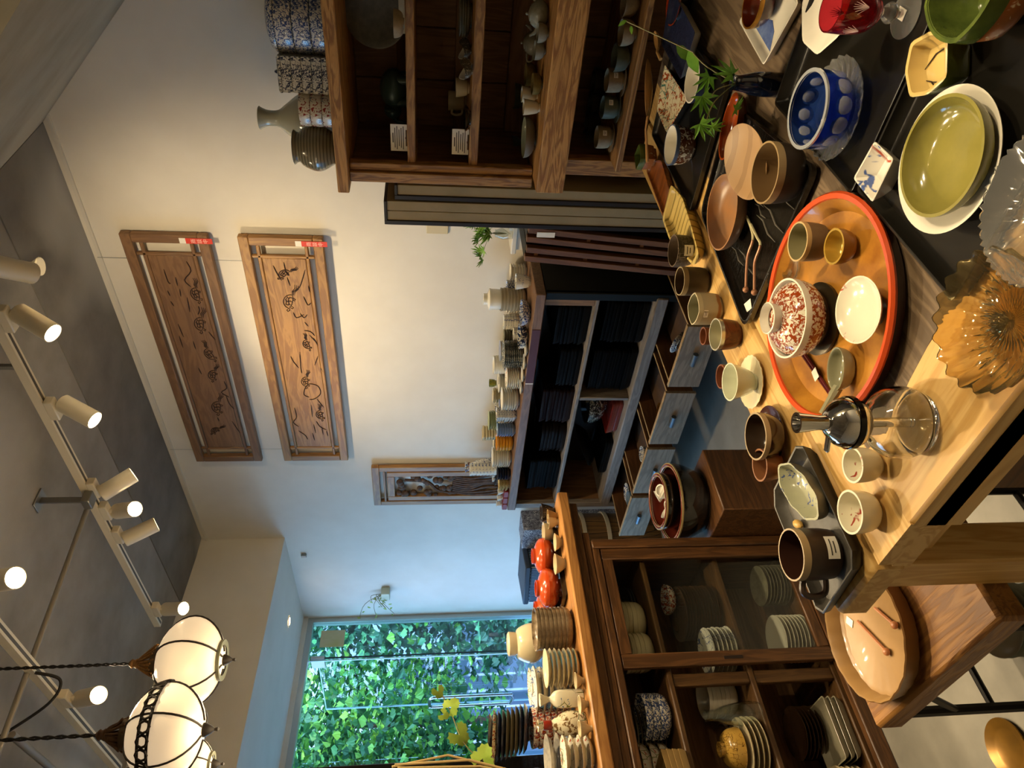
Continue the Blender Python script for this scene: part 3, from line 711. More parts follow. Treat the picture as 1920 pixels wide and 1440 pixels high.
bx = on(SH1, 757, 60); n = obj('name_strip', Geo().cbox(-.06, .06, -.006, .006, 0, .022, .001), mk('pale_wood_strip', 'b09a74', .7), None, (2.70, bx[1], SH1), rad(90), label='narrow pale wooden name strip on the upper shelf edge', cat='sign')
obj('writing', Geo().box(-.05, .03, -.0068, -.006, .007, .015), INK, n)
card('information_card', (2.68, at('X', 2.68, 745, 258).y, SH1), rad(90-180+4), .105, .064, 'white printed card at the end of the upper shelf')
card('information_card', (2.68, at('X', 2.68, 860, 266).y, SH2), rad(90-180+6), .10, .066, 'white printed card at the end of the second shelf')
# second shelf
def mug(name, loc, R, h, m, hm, label, a=0, rb=.9, rf=None, n=30, inner=None, cat='cup', **k):
    c = turned(name, P_cup(R, h, rb), [m, inner or m], loc, 0, n, rf, label=label, cat=cat, **k)
    if hm: handle(c, R, h*.22, h*.78, .022, hm, a)
    return c
c = mug('white_mug', on(SH2, 874, 190), .040, .075, CREAMP, CREAMP, 'cream mug with a loop handle on the second cupboard shelf', rad(140))
mug('white_cup', on(SH2, 880, 165), .036, .052, CREAMP, None, 'plain cream cup overlapping the mug on the second shelf', rb=.8)
bird = mk('bird_dish_grey', '4c483e', .4, kind='paint', c2='b5ad98', c3='211f1b', scale=60, thr=.6)
for k, (px, py) in enumerate(((884, 92), (886, 130))):
    b = turned('bird_dish', P_plate(.036, .028, .5), [bird, mk('bird_dish_light', 'b9b19c', .4)], on(SH2, px, py), rad(60), 24, lambda a: 1+.28*math.cos(a)**9 if math.cos(a) > 0 else 1+.12*math.cos(3*a), label=['bird-shaped patterned dish nearer the plate stack', 'bird-shaped patterned dish nearer the cream cups'][k], cat='dish', group='bird-shaped dishes', wave=lambda a, r, z: .02*math.cos(a)**6*(r/.036))
pl = None
for k in range(4):
    L = on(SH2, 884, 30); loc = (L[0], L[1], SH2+k*.009)
    if pl is None: pl = turned('grey_plate', P_plate(.075, .018), GREYG, loc, label='grey plate of the low stack on the second shelf', cat='plate', group='grey plates on the second shelf')
    else: dup(pl, loc)
turned('black_dish', P_plate(.05, .02), LACQ, on(SH2, 882, 222), label='small black dish behind the printed card on the second shelf', cat='dish')
# worktop
def teapot(name, loc, R, m, label, a=0, side=False):
    r = empty(name, loc, a, label, 'teapot', 'small teapots on the worktop')
    obj('body', Geo().lathe(P_curve([(0, 0), (R*.6, 0), (R*.95, R*.35), (R, R*.75), (R*.7, R*1.2), (R*.5, R*1.27), (0, R*1.25)], 4), 26), m, r)
    l = obj('lid', Geo().lathe([(R*.55, R*1.26), (R*.5, R*1.34), (R*.15, R*1.44), (0, R*1.46)], 22), m, r); obj('knob', Geo().sphere((0, 0, R*1.53), R*.12, 6), m, l)
    obj('spout', Geo().tube(smooth_path([(R*.85, 0, R*.6), (R*1.25, 0, R*.85), (R*1.5, 0, R*1.25)], 4), [R*.2]*3+[R*.15]*3+[R*.1]*3, 8), m, r)
    obj('handle', Geo().tube(smooth_path([(-R*.85, 0, R*.45), (-R*1.4, 0, R*.5), (-R*1.5, 0, R*.95), (-R*.85, 0, R*1.05)], 5), R*.09, 7), m, r)
    return r
teapot('grey_teapot', on(SH3, 1026, 28), .047, GREYG, 'grey crackle teapot on the worktop nearest the picture edge', rad(100))
teapot('grey_teapot', on(SH3, 1010, 82), .042, GREYG, 'taller grey teapot behind two small grey cups', rad(-70))
for k, (px, py) in enumerate(((1028, 62), (1022, 95))): turned('grey_cup', P_bowl(.034, .038, .4), [GREYG, GREYG], on(SH3, px, py), label=['small grey footed cup between the two teapots', 'small grey footed cup before the taller teapot'][k], cat='cup')
GOLDG = mk('olive_gold_glaze', '7d6a36', .3, kind='noise', c2='5f4f26', scale=30)
for k, (px, py, R, rz) in enumerate(((1005, 140, .046, 0), (1016, 158, .04, 0))): turned('gold_bowl', P_bowl(R, R*.9, .4), GOLDG, on(SH3, px, py), label=['fluted olive gold bowl at the back of the worktop', 'small olive gold bowl at the worktop front'][k], cat='bowl', rf=flutes(18, .02))
for k, (px, py) in enumerate(((1008, 178), (1012, 202))): turned('tall_cup', P_cup(.030, .062, .72), CREAMP, on(SH3, px, py), label=['cream beaker leaning close behind another on the worktop', 'cream flared beaker in front on the worktop'][k], cat='cup')
turned('dark_bowl', P_bowl(.055, .05), GREENGL, on(SH3, 985, 180), label='dark green bowl behind the cream beakers', cat='bowl')
turned('celadon_bowl', P_bowl(.078, .045, .35), [mk('bowl_outer_clay', '6a5f4b', .6), CELADON], on(SH3, 1003, 258), label='wide bowl with pale celadon inside at the worktop end', cat='bowl')
turned('dark_bowl', P_bowl(.07, .05), GREENGL, (2.98, on(SH3, 985, 250)[1]+.1, SH3), label='dark green bowl deep behind the celadon bowl', cat='bowl')
# lower shelf: cups on saucers
lows = [(1150, 258, .043, .060, SANDC, 'sandy fluted cup on a saucer at the shelf end'), (1162, 202, .043, .060, GREENGL, 'grey-green speckled cup on a saucer second from the end'), (1172, 152, .043, .062, SANDC, 'ringed sandy cup on a saucer in the middle of the lower shelf'), (1180, 110, .050, .058, GREENGL, 'dark green tea bowl on the lower shelf'), (1192, 62, .046, .055, SANDC, 'sandy bowl on the lower shelf behind the green twig'), (1197, 8, .046, .055, SANDC, 'sandy bowl on the lower shelf at the picture edge')]
for k, (px, py, R, h, m, lb) in enumerate(lows):
    L = on(SH4, px, py)
    if k < 3:
        turned('saucer', P_plate(.056, .012, .5), m, L, label=lb.replace('cup on a saucer', 'saucer under the cup'), cat='saucer', group='saucers on the lower shelf'); L = (L[0], L[1], L[2]+.009)
        c = turned('footed_cup', P_cup(R, h, .95), m, L, rf=lobes(24, .012), n=48, label=lb, cat='cup', group='cups on the lower shelf')
        sticker(c, R, h*.6, PI*1.25, .02, .016)
    else:
        c = turned('tea_bowl', P_bowl(R, h), m, L, label=lb, cat='bowl', group='cups on the lower shelf')
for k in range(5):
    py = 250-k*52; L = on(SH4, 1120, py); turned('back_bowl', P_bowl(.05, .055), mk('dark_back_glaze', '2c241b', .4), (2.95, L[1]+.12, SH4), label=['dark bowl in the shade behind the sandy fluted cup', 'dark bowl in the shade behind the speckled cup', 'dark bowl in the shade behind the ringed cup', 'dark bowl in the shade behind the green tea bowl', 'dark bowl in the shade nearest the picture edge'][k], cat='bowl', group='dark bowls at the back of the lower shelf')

# ------------------------------------------------------------------ folding screens standing beside the cupboard
SCR = mk('screen_paper', '8d7a58', .8, kind='noise', c2='80704f', scale=6)
SCRE = mk('screen_black_edge', '1b1410', .4)
for k, (ya, yb, ht, lb) in enumerate(((1.432, 1.500, 1.66, 'folded paper screen with black edge next to the cupboard'), (1.506, 1.618, 1.705, 'taller folded paper screen with black edges and a seam'))):
    r = empty('folding_screen', (2.64, ya, 0), 0, lb, 'folding screen', 'folded screens leaning by the cupboard')
    n = 1 if k == 0 else 2; w = (yb-ya-.022)/n
    for q in range(n): obj('leaf_panel', Geo().cbox(.004, .48, q*w+.001, (q+1)*w-.001, .02, ht-.012, .002), SCR, r)
    obj('black_border', Geo().cbox(0, .48, yb-ya-.022, yb-ya-.002, 0, ht, .002), SCRE, r); obj('top_border', Geo().cbox(0, .48, 0, yb-ya-.022, ht-.012, ht, .002), SCRE, r)
# slatted wooden frames leaning next to them
SLATW = {a: W('red_cedar_'+a, '6f4626', '5c381d', a, 20) for a in 'xyz'}
for k in range(2):
    yb = 1.722+k*.10
    r = empty('lattice_panel', (2.68, yb, 0), 0, ['reddish slatted wooden frame leaning next to the folding screens', 'reddish slatted wooden frame with a paper slip before the black cabinet end'][k], 'wooden frame', 'slatted frames leaning by the screens'); r.rotation_euler = (rad(5), 0, 0)
    for q in range(2): obj('slat', Geo().cbox(0, .03, .008+q*.046, .036+q*.046, 0, 1.09, .002), SLATW['z'], r)
    for z in (.05, .3, .55, .8, 1.03): obj('cross_bar', Geo().cbox(.012, .024, .01, .085, z, z+.018, .002), SLATW['y'], r)
    obj('back_board', Geo().cbox(.03, .28, .012, .08, 0, 1.09, .002), BLACKM, r)
obj('paper_slip', Geo().box(2.6775, 2.6795, 1.655, 1.68, .97, 1.05), PAPER, None, label='pale paper slip hanging on the reddish slatted frame', cat='label')
obj('woven_mat', Geo().cbox(2.72, 3.05, 1.621, 1.634, 0, 1.12, .004), mk('woven_grey', '7a6a5c', .9, kind='weave', c2='8d7d6c', c3='4f453b', scale=60), None, label='rolled grey woven mat squeezed between screens and slatted frame', cat='mat')
# white plant stand with a maple in water behind the frames
ps = empty('plant_stand', (3.02, 1.84, 0), 0, 'white plant stand half hidden behind the reddish slatted frames', 'stand')
obj('post', Geo().cbox(-.02, .10, -.17, .12, 0, 1.09, .004), PLASTER, ps); obj('ledge', Geo().cbox(-.03, .12, -.22, .14, 1.09, 1.115, .004), PLASTER, ps)
LEAF = mk('maple_green', '6a9a36', .45, kind='noise', c2='86b048', scale=20)
LEAF2 = mk('light_leaf_green', '9db34a', .45, kind='noise', c2='7f9c38', scale=20)
STEM = mk('thin_stem', '6f6a3d', .6)
def leaf_poly(kind, s):
    if kind == 'maple':
        pts = []
        for i, (a, L) in enumerate(((-110, .55), (-62, .85), (-26, 1.0), (0, 1.1), (26, 1.0), (62, .85), (110, .55))):
            if i: b = rad(a-18 if i in (2, 3, 4) else a-24); pts.append((.33*math.cos(b), .33*math.sin(b)))
            for q, k in ((-5, .62), (0, 1.0), (5, .62)): t = rad(a+q*1.6); pts.append((L*k*math.cos(t), L*k*math.sin(t)))
        return [(0, 0)]+[(x*s, y*s) for x, y in pts]
    if kind == 'grape':
        pts = []
        for i in range(25):
            t = -PI*.83+i/24*PI*1.66; L = (.62+.38*abs(math.cos(1.5*t))**.7)*(1+.07*(-1)**i); pts.append((L*math.cos(t), L*math.sin(t)))
        return [(0, 0)]+[(x*s, y*s) for x, y in pts]
    pts = [(0, 0), (.25, .2), (.55, .24), (.85, .12), (1.05, 0), (.85, -.12), (.55, -.24), (.25, -.2)]
    return [(x*s, y*s) for x, y in pts]
def leaf_mesh(g, kind, s, M, droop=.25, m=0):
    p = leaf_poly(kind, s); v = [M @ Vector((x, y, -droop*(x*x+y*y)/s+.15*abs(y))) for x, y in p]
    if kind == 'oval': g.add(v, [(0, 1, 2, 6, 7), (2, 3, 4, 5, 6)], m)
    else: g.add(v, [(0, i, i+1) for i in range(1, len(p)-1)], m)
def leaf_obj(parent, kind, s, loc, rot, m, name='leaf', **k):
    """leaf with a little thickness so it is no paper cut-out"""
    g = Geo(); leaf_mesh(g, kind, s, Matrix.Identity(4)); n = len(g.v)
    top = list(g.f); g.v += [(x, y, z-.0008) for x, y, z in g.v]; g.f += [tuple(i+n for i in f[::-1]) for f in top]; g.m += [0]*len(top)
    return obj(name, g, m, parent, loc, rot, **k)
# maple sprig in a glass vase
r = empty('maple_sprig', (2.99, 1.86, 1.116), 0, 'maple sprig in a small glass vase before the pale wall', 'plant')
obj('vase', Geo().lathe([(0, 0), (.025, 0), (.03, .05), (.018, .08), (.018, .085), (.016, .08), (.027, .05), (0, .008)], 18), pane_mat('thin_clear_glass', (.9, .93, .92), 1.6), r)
random.seed(11)
for b in range(7):
    a = rad(-165+b*34); L = .13+.06*random.random(); tip = Vector((.35*L*math.cos(a)-.03, L*math.sin(a)*1.1+.03, .11+.12*random.random()))
    pts = smooth_path([(0, 0, .03), (0, 0, .10), tip*.6+Vector((0, 0, .05)), tip], 4); obj('twig', Geo().tube(pts, .0014, 5), STEM, r)
    for q in range(6):
        t = pts[5+int(q*1.4)]; leaf_obj(r, 'maple', .036+.012*random.random(), t+Vector((random.uniform(-.02, .02), random.uniform(-.03, .03), random.uniform(-.02, .02))), (random.uniform(-.5, .5), random.uniform(.1, 1.1)+PI, random.uniform(0, 6.28)), LEAF)

# ------------------------------------------------------------------ low shelf along the wall with lacquer trays
def pile(name, prof, mats, loc, n, pitch, label, cat='plate', group=None, rot=0, jig=.002, **k):
    """a stack of like dishes, each a thing of its own"""
    o = None; out = []
    g = group or ('stack of '+label)[:60]
    for i in range(n):
        l = (loc[0]+random.uniform(-jig, jig), loc[1]+random.uniform(-jig, jig), loc[2]+i*pitch)
        if o is None: o = turned(name, prof, mats, l, rot, label=label, cat=cat, group=g, **k); out.append(o)
        else: out.append(dup(o, l, rot+random.uniform(-.05, .05)))
    return out
XC = 2.75
low = empty('low_shelf', (XC, 2.03, 0), 0, 'long low shelf of weathered wood holding lacquer trays, dishes on top', 'shelf')
B = lambda n, *a, **k: board(n, *a, parent=low, **k)
BROWNT = {a: W('shelf_top_wood_'+a, '7a5a40', '684a33', a, 20) for a in 'xyz'}
BLACKW = mk('black_board', '0f100c', .55, spec=.2)
B('top_board', 2.73, 3.14, 2.03, 3.765, .958, 1.009, BROWNT['y'])
B('end_panel', XC, 3.14, 2.03, 2.052, 0, .957, BLACKW); B('end_post', XC-.004, XC+.02, 2.03, 2.075, .0, .957, BLACKW)
B('end_panel', XC+.02, 3.14, 3.735, 3.76, 0, .957, INSIDE['z']); B('end_post', XC-.004, XC+.03, 3.715, 3.765, 0, .957, GREYW['z'])
B('shelf', XC, 3.12, 2.052, 3.735, .683, .704, GREYW['y']); B('bottom_board', XC-.01, 3.12, 2.052, 3.735, .338, .400, GREYW['y'], b=.006)
B('divider', XC+.002, 3.12, 2.752, 2.777, .401, .682, GREYW['z'])
B('top_rail', XC+.004, XC+.03, 2.075, 2.115, .704, .957, INSIDE['z'])
B('back_panel', 3.12, 3.14, 2.052, 3.735, .02, .957, mk('shelf_back_dark', '1c1510', .7))
B('plinth', XC+.12, 3.1, 2.08, 3.70, 0, .18, mk('plinth_dark', '1e1914', .8))
DRW = {a: W('drawer_wood_'+a, '86735c', '725f49', a, 24, .6) for a in 'xyz'}
DRI = {a: W('drawer_inside_'+a, '6b4423', '573619', a, 14, .7) for a in 'xyz'}
RIM = W('drawer_rim_pine', 'b59468', 'a3845a', 'x', 14)
GUN = mk('handle_blue_grey', '4e5a66', .35, .5)
for k in range(4):
    y0 = 1.975+k*.427; y1 = y0+.385; xf = 2.435
    d = obj('drawer', Geo(), DRW['y'], low)
    def pc(n, xa, xb, ya, yb, za, zb, m, b=.002):
        c = ((xa+xb)/2, (ya+yb)/2, (za+zb)/2); o = obj(n, Geo().cbox(xa-c[0], xb-c[0], ya-c[1], yb-c[1], za-c[2], zb-c[2], b), m, d, (c[0]-XC, c[1]-2.03, c[2])); return o
    pc('drawer_front', xf, xf+.018, y0, y1, .19, .345, DRW['y']); pc('drawer_rim', xf-.001, xf+.018, y0, y1, .345, .349, RIM, .001)
    for yy in (y0+.004, y1-.014): pc('drawer_side', xf+.018, 2.98, yy, yy+.010, .20, .335, DRI['x']); pc('drawer_rim', xf+.018, 2.98, yy, yy+.010, .335, .338, RIM, .001)
    pc('drawer_bottom', xf+.018, 2.98, y0+.01, y1-.01, .20, .206, DRI['x'])
    h = Geo().tube([(-.014, -.035, .27), (-.014, .035, .27)], .013, 10); obj('handle', h, GUN, d, (xf-XC, (y0+y1)/2-2.03, 0))
# small pieces in the drawers
for k, (px, py, lb, m) in enumerate(((1285, 645, 'blue and white dish tilted in the nearest drawer', BW), (1240, 775, 'gold-rimmed glass ring in the second drawer', None), (1197, 845, 'white patterned cup in the third drawer', BW), (1165, 930, 'pale blue glass bowl in the farthest drawer', None), (1180, 955, 'white and blue dish in the farthest drawer', BW))):
    yy = (2.16, 2.60, 3.0, 3.40, 3.50)[k]; xx = (2.53, 2.5, 2.55, 2.54, 2.66)[k]
    turned(['drawer_dish', 'glass_ring', 'drawer_cup', 'glass_bowl', 'drawer_dish'][k], P_plate(.06, .016) if k in (0, 4) else P_bowl(.045, .05), m or [mk('amber_ring', '8a5a24', .15, trans=.6), mk('ice_glass', '9db4c4', .1, trans=.5)][k == 3], (xx, yy, .36-.05 if k == 0 else .27), (rad(0), rad(50 if k == 0 else 0), 0), label=lb, cat='dish')
for k in range(4):      # what lifts those pieces: folded cloth in each drawer
    y0 = 1.975+k*.427; obj('wrapped_cloth', Geo().cbox(2.47, 2.92, y0+.03, y0+.355, .207, .268, .02), mk('drawer_cloth', '4b3420', .9, kind='noise', c2='3a2818', scale=12), None, label=['folded brown cloth lining the nearest drawer', 'folded brown cloth lining the second drawer', 'folded brown cloth lining the third drawer', 'folded brown cloth lining the farthest drawer'][k], cat='cloth')
TRAYB = mk('tray_black', '040404', .45, spec=.12); TRAYR = mk('tray_maroon', '1a0a09', .4, spec=.15); TRAYN = mk('tray_brown_black', '120a08', .4, spec=.15); TRAYV = mk('tray_red', '7c2318', .22, coat=.5)
def trays(y, z, n, m, w, d, pitch, label, x=2.93, h=.026, r=.02, name='lacquer_tray'):
    P = round_poly([(-d/2, -w/2), (d/2, -w/2), (d/2, w/2), (-d/2, w/2)], r); o = None
    for i in range(n):
        l = (x+random.uniform(-.006, .006), y+random.uniform(-.006, .006), z+i*pitch)
        if o is None: o = obj(name, Geo().dish(P, h, .006, .93, .006), m, None, l, label=label, cat='tray', group='lacquer trays stacked in the low shelf')
        else: dup(o, l, random.uniform(-.02, .02))
trays(2.265, .7045, 9, TRAYB, .26, .30, .0185, 'black lacquer tray in the upper stack next to the black end panel')
trays(2.56, .7045, 6, TRAYB, .27, .30, .019, 'black lacquer tray in the second upper stack')
trays(2.86, .7045, 9, TRAYR, .26, .29, .0195, 'maroon lacquer tray in the upper middle stack')
trays(3.15, .7045, 7, TRAYN, .25, .29, .0205, 'rounded brown-black tray beside the maroon stack', r=.07)
trays(3.47, .7045, 11, TRAYB, .28, .30, .0165, 'dull black tray in the upper stack at the far end')
trays(2.24, .4005, 12, TRAYB, .27, .30, .0185, 'black tray in the lower stack next to the black end panel')
trays(2.575, .4005, 15, TRAYB, .29, .30, .0155, 'black tray in the tall lower stack beside the divider')
trays(2.965, .4005, 3, TRAYV, .25, .27, .022, 'red lacquer tray under the flowered bowl', x=2.92)
turned('flowered_bowl', P_bowl(.125, .12, .35), [mk('navy_white_flowers', '15151c', .2, kind='paint', c2='9a937f', c3='15151c', scale=34, thr=.55, coat=.4), LACQ], (2.92, 2.96, .4005+.066+.005), label='large dark bowl strewn with white flowers in the low shelf', cat='bowl')
P8 = round_poly([(.11*math.cos(PI/8+k*PI/4)*1.15, .13*math.sin(PI/8+k*PI/4)*1.35) for k in range(8)], .006, 1)
obj('octagonal_dish', Geo().dish(P8, .05, .006, .6, .006), [TRAYB], None, (2.90, 3.30, .4005+.11), (rad(-24), 0, 0), label='black octagonal dish propped up in the low shelf', cat='dish')
trays(3.32, .4005, 3, TRAYB, .30, .28, .015, 'flat black tray under the octagonal dish', h=.02)
# dishes crowding its top; y along the shelf, two rows
ZT2 = 1.0095
TOP = [  # name, profile, material, x, y, n, pitch, label, extra
 ('white_pitcher', P_cup(.042, .075, .7), BWS, 2.93, 2.10, 1, 0, 'pale blue-grey pitcher at the shelf end near the sprig', {}),
 ('grey_white_bowl', P_bowl(.062, .035), mk('ash_white', 'b3a68b', .3, kind='bands', c2='8f8268', scale=260, thr=.5, soft=.2), 2.99, 2.26, 4, .017, 'ash-white bowl in the stack under the white lidded jar', {}),
 ('arabesque_bowl', P_bowl(.068, .045), BW2, 2.83, 2.22, 1, 0, 'bold blue arabesque bowl at the front by the shelf end', {}),
 ('arabesque_bowl', P_bowl(.068, .045), mk('arabesque_dark', 'd7d2c4', .15, kind='paint', c2='22304f', c3='22304f', scale=32, thr=.48), 2.81, 2.36, 1, 0, 'dark arabesque bowl second at the shelf front', {}),
 ('dark_pattern_plate', P_plate(.075, .02), mk('dark_arabesque_plate', '4a4f50', .2, kind='paint', c2='b9b49f', c3='1f2525', scale=46, thr=.55), 2.86, 2.53, 6, .010, 'dark arabesque plate in the stack behind the small white plates', {}),
 ('blue_plate', P_plate(.06, .018), [WHITE, mk('soft_blue_glaze', '8d93a8', .2)], 2.99, 2.62, 5, .012, 'white plate with soft blue face in the back stack', {}),
 ('white_bowl', P_bowl(.055, .03), WHITE, 3.03, 2.76, 6, .012, 'white bowl in the tall back stack near the yellow-green cup', {}),
 ('fruit_plate', P_plate(.065, .018), IMARI2, 2.84, 2.68, 4, .011, 'white plate with red motifs in the front stack', {}),
 ('green_dish', P_plate(.05, .02), mk('pale_green_dish', 'a7a57c', .2), 2.93, 2.71, 3, .014, 'pale green dish stacked behind the red-patterned plates', {}),
 ('yellow_green_cup', P_cup(.024, .042, .9), mk('yellow_green_cup', '7a7426', .25, kind='paint', c2='3c4a1a', c3='3c4a1a', scale=70, thr=.55), 3.02, 2.90, 1, 0, 'small yellow-green cup standing on the white stack', {'dz': .112}),
 ('white_plate', P_plate(.068, .02), WHITE, 2.83, 2.84, 4, .013, 'white plate in the front stack before the yellow-green cup', {}),
 ('white_plate', P_plate(.06, .02), WHITE, 3.02, 2.90, 4, .013, 'white plate in the back stack under the yellow-green cup', {}),
 ('navy_flower_dish', P_plate(.052, .026), BW, 2.85, 2.99, 4, .015, 'navy flowered square dish between white and pale blue stacks', {'rf': ngon(4, .4, .8)}),
 ('beige_saucer', P_plate(.048, .014), CREAMP, 3.04, 3.02, 7, .010, 'beige saucer in the thin back stack', {}),
 ('pale_blue_dish', P_plate(.045, .022), mk('pale_blue_dish', '7f94ad', .2), 2.83, 3.10, 4, .014, 'pale blue dish in the stack beside the yellow bowls', {'rf': ngon(6, 0, .7)}),
 ('yellow_bowl', P_bowl(.056, .030), mk('amber_yellow_glaze', 'c8851c', .15, coat=.5), 2.84, 3.22, 3, .018, 'bright amber-yellow bowl in the front stack', {}),
 ('pale_green_plate', P_plate(.062, .022), mk('pale_green_plate', 'a3a983', .2), 3.02, 3.22, 6, .013, 'pale green plate in the tall back stack', {}),
 ('beige_box', P_cup(.055, .024, .95), CREAMP, 3.04, 3.36, 5, .018, 'beige straight-sided dish in the tall back stack', {'rf': ngon(4, .3, .75)}),
 ('cream_plate', P_plate(.065, .02), WHITE, 2.85, 3.37, 5, .012, 'cream plate in the front stack beyond the yellow bowls', {}),
 ('small_gold_bowl', P_bowl(.035, .03), mk('olive_small', '9a9350', .25), 2.93, 3.29, 1, 0, 'small olive bowl resting between the yellow and cream stacks', {}),
 ('blue_glass_tumbler', P_cup(.032, .085, .8), mk('blue_glass_dim', '5f7aa3', .08, trans=.7), 2.98, 3.475, 1, 0, 'tall pale blue glass tumbler among white cups', {}),
 ('blue_glass_tumbler', P_cup(.030, .10, .7), mk('blue_glass_deep', '3d5f9e', .08, trans=.6), 3.02, 3.555, 1, 0, 'deeper blue glass tumbler behind the cup tower', {}),
 ('nested_cup', P_cup(.042, .045, .75), BWS, 2.94, 3.60, 6, .022, 'white cup with blue dabs in the tower of nested cups', {'cat': 'cup'}),
 ('dark_blue_dish', P_plate(.045, .022), mk('dark_navy_dish', '23283a', .2), 2.80, 3.47, 3, .015, 'dark navy dish at the shelf front', {}),
 ('cream_flower_dish', P_plate(.05, .025), mk('cream_flower', 'cbb57f', .25, kind='paint', c2='8a7434', c3='8a7434', scale=40, thr=.58), 2.80, 3.57, 2, .02, 'cream flower-painted dish at the front near the red boxes', {}),
]
for (nm, pr, m, x, y, n, pit, lb, ex) in TOP:
    n = n if n == 1 else int(n*1.7+.5); pile(nm, pr, m, (x, y, ZT2+ex.get('dz', 0)), n, pit, lb, ex.get('cat', nm.split('_')[-1]), rf=ex.get('rf'))
MORE = [WHITE, BWS, CREAMP, BW, IMARI2, MATS['pale_green_plate'], MATS['soft_blue_glaze'], BW2, GREYG, WHITE]
NAMES = ['white', 'blue-dabbed white', 'cream', 'blue and white', 'red-flecked', 'pale green', 'soft blue', 'dense blue-patterned', 'grey', 'plain white']
ORD = ['first', 'second', 'third', 'fourth', 'fifth', 'sixth', 'seventh', 'eighth', 'ninth', 'tenth', 'eleventh', 'twelfth', 'thirteenth']
for k in range(13):
    q = (k*7) % 10; y = 2.15+k*.112; kind = ['plate', 'bowl'][k % 2]
    pile('back_'+kind, P_plate(.046, .016) if k % 2 == 0 else P_bowl(.044, .026), MORE[q], (3.095 if k % 3 else 3.085, y, ZT2), 6+(k*5) % 5, .014, NAMES[q]+' '+kind+' in the '+ORD[k]+' pile along the wall from the black end', kind)
for k in range(11):
    q = (k*3+1) % 10; y = 2.44+k*.113; kind = ['bowl', 'dish'][k % 2]
    pile('middle_'+kind, P_bowl(.036, .028) if k % 2 == 0 else P_plate(.04, .018), MORE[q], (2.925+.01*(k % 2), y, ZT2), 3+(k*3) % 4, .015, NAMES[q]+' small '+kind+', '+ORD[k]+' middle-row pile from the black end', kind)
jr = turned('lidded_jar', P_cup(.055, .065, .95), WHITE, (2.99, 2.26, ZT2+.121), label='white lidded jar standing on the ash-white bowls', cat='jar'); obj('lid', Geo().lathe([(.057, .065), (.057, .075), (.03, .085), (.03, .105), (0, .106)], 26), WHITE, jr)
for k in range(4):
    turned('small_white_plate', P_plate(.042, .012), WHITE, (2.765, 2.405+k*.092, ZT2), label=['small white plate at the very front, nearest the shelf end', 'small white plate second along the shelf front', 'small white plate third along the shelf front', 'small white plate fourth along the shelf front'][k], cat='plate', group='small white plates along the shelf front')
mb = empty('maroon_box', (2.77, 2.38, .0), 0, 'maroon paper strip hanging over the front edge of the low shelf', 'paper strip')
obj('strip', Geo().box(-.0425, -.041, -.13, .24, .962, 1.003), mk('maroon_paper', '4a1a17', .6), mb); obj('strip_edge', Geo().box(-.043, -.041, .24, .246, .962, 1.003), PAPER, mb)
# bottles, and an oval tray of little dishes at the far end
def sake_bottle(loc, h, m, label, neck=None):
    b = turned('sake_bottle', P_curve([(0, 0), (.030, 0), (.036, .02), (.038, h*.35), (.026, h*.62), (.012, h*.78), (.011, h*.9), (.019, h), (.014, h*.99), (.008, h*.9), (0, h*.88)], 4), m, loc, 0, 26, label=label, cat='bottle')
    if neck: obj('neck_band', Geo().lathe([(.0125, h*.84), (.014, h*.85), (.014, h*.9), (.0125, h*.91)], 20), neck, b)
    return b
TB = ZT2+.066
ov = obj('oval_stand', Geo().lathe([(0, 0), (.06, 0), (.07, .05), (.12, .06), (.125, .066), (0, .066)], 32, None, None, (0, 0, 0), .8, 1.15), mk('black_oval_stand', '15171a', .3), None, (3.03, 3.70, ZT2), label='black oval stand carrying bottles at the far end of the shelf', cat='stand')
sake_bottle((3.02, 3.645, TB+.001), .20, BW, 'blue and white bottle with a brown neck on the black stand', mk('neck_brown', '57301a', .3))
sake_bottle((3.05, 3.735, TB+.001), .195, BW2, 'blue and white bottle nearer the corner on the black stand')
for k in range(3): turned('tiny_dish', P_bowl(.022, .02), WHITE, (2.96, 3.63+k*.046, TB+.001), label=['tiny white dish on the black stand below the brown-necked bottle', 'tiny white dish in the middle of the black stand', 'tiny white dish at the outer end of the black stand'][k], cat='dish', group='tiny dishes on the black stand')
for k in range(3):
    obj('red_box', Geo().cbox(-.03, .03, -.03, .03, 0, .03, .003), mk('box_red', '7d211b', .5), None, (2.79, 3.64+k*.052*1.25, ZT2), label=['small red box at the shelf front, nearest us of three', 'small red box at the shelf front, middle of three', 'small red box at the shelf front corner'][k], cat='box', group='small red boxes')
    turned('figure_cup', P_cup(.022, .035, .8), BWS, (2.79, 3.64+k*.065, ZT2+.031), label=['white cup standing on the nearest red box', 'white cup standing on the middle red box', 'white cup standing on the corner red box'][k], cat='cup', group='cups on the red boxes')
sm = turned('sky_blue_cup', P_cup(.024, .045, .8), mk('sky_blue_cup', '6f9bb8', .2, kind='paint', c2='2c4660', c3='2c4660', scale=60, thr=.55), (2.90, 3.745, ZT2), label='sky-blue cup below the black stand at the corner', cat='cup')

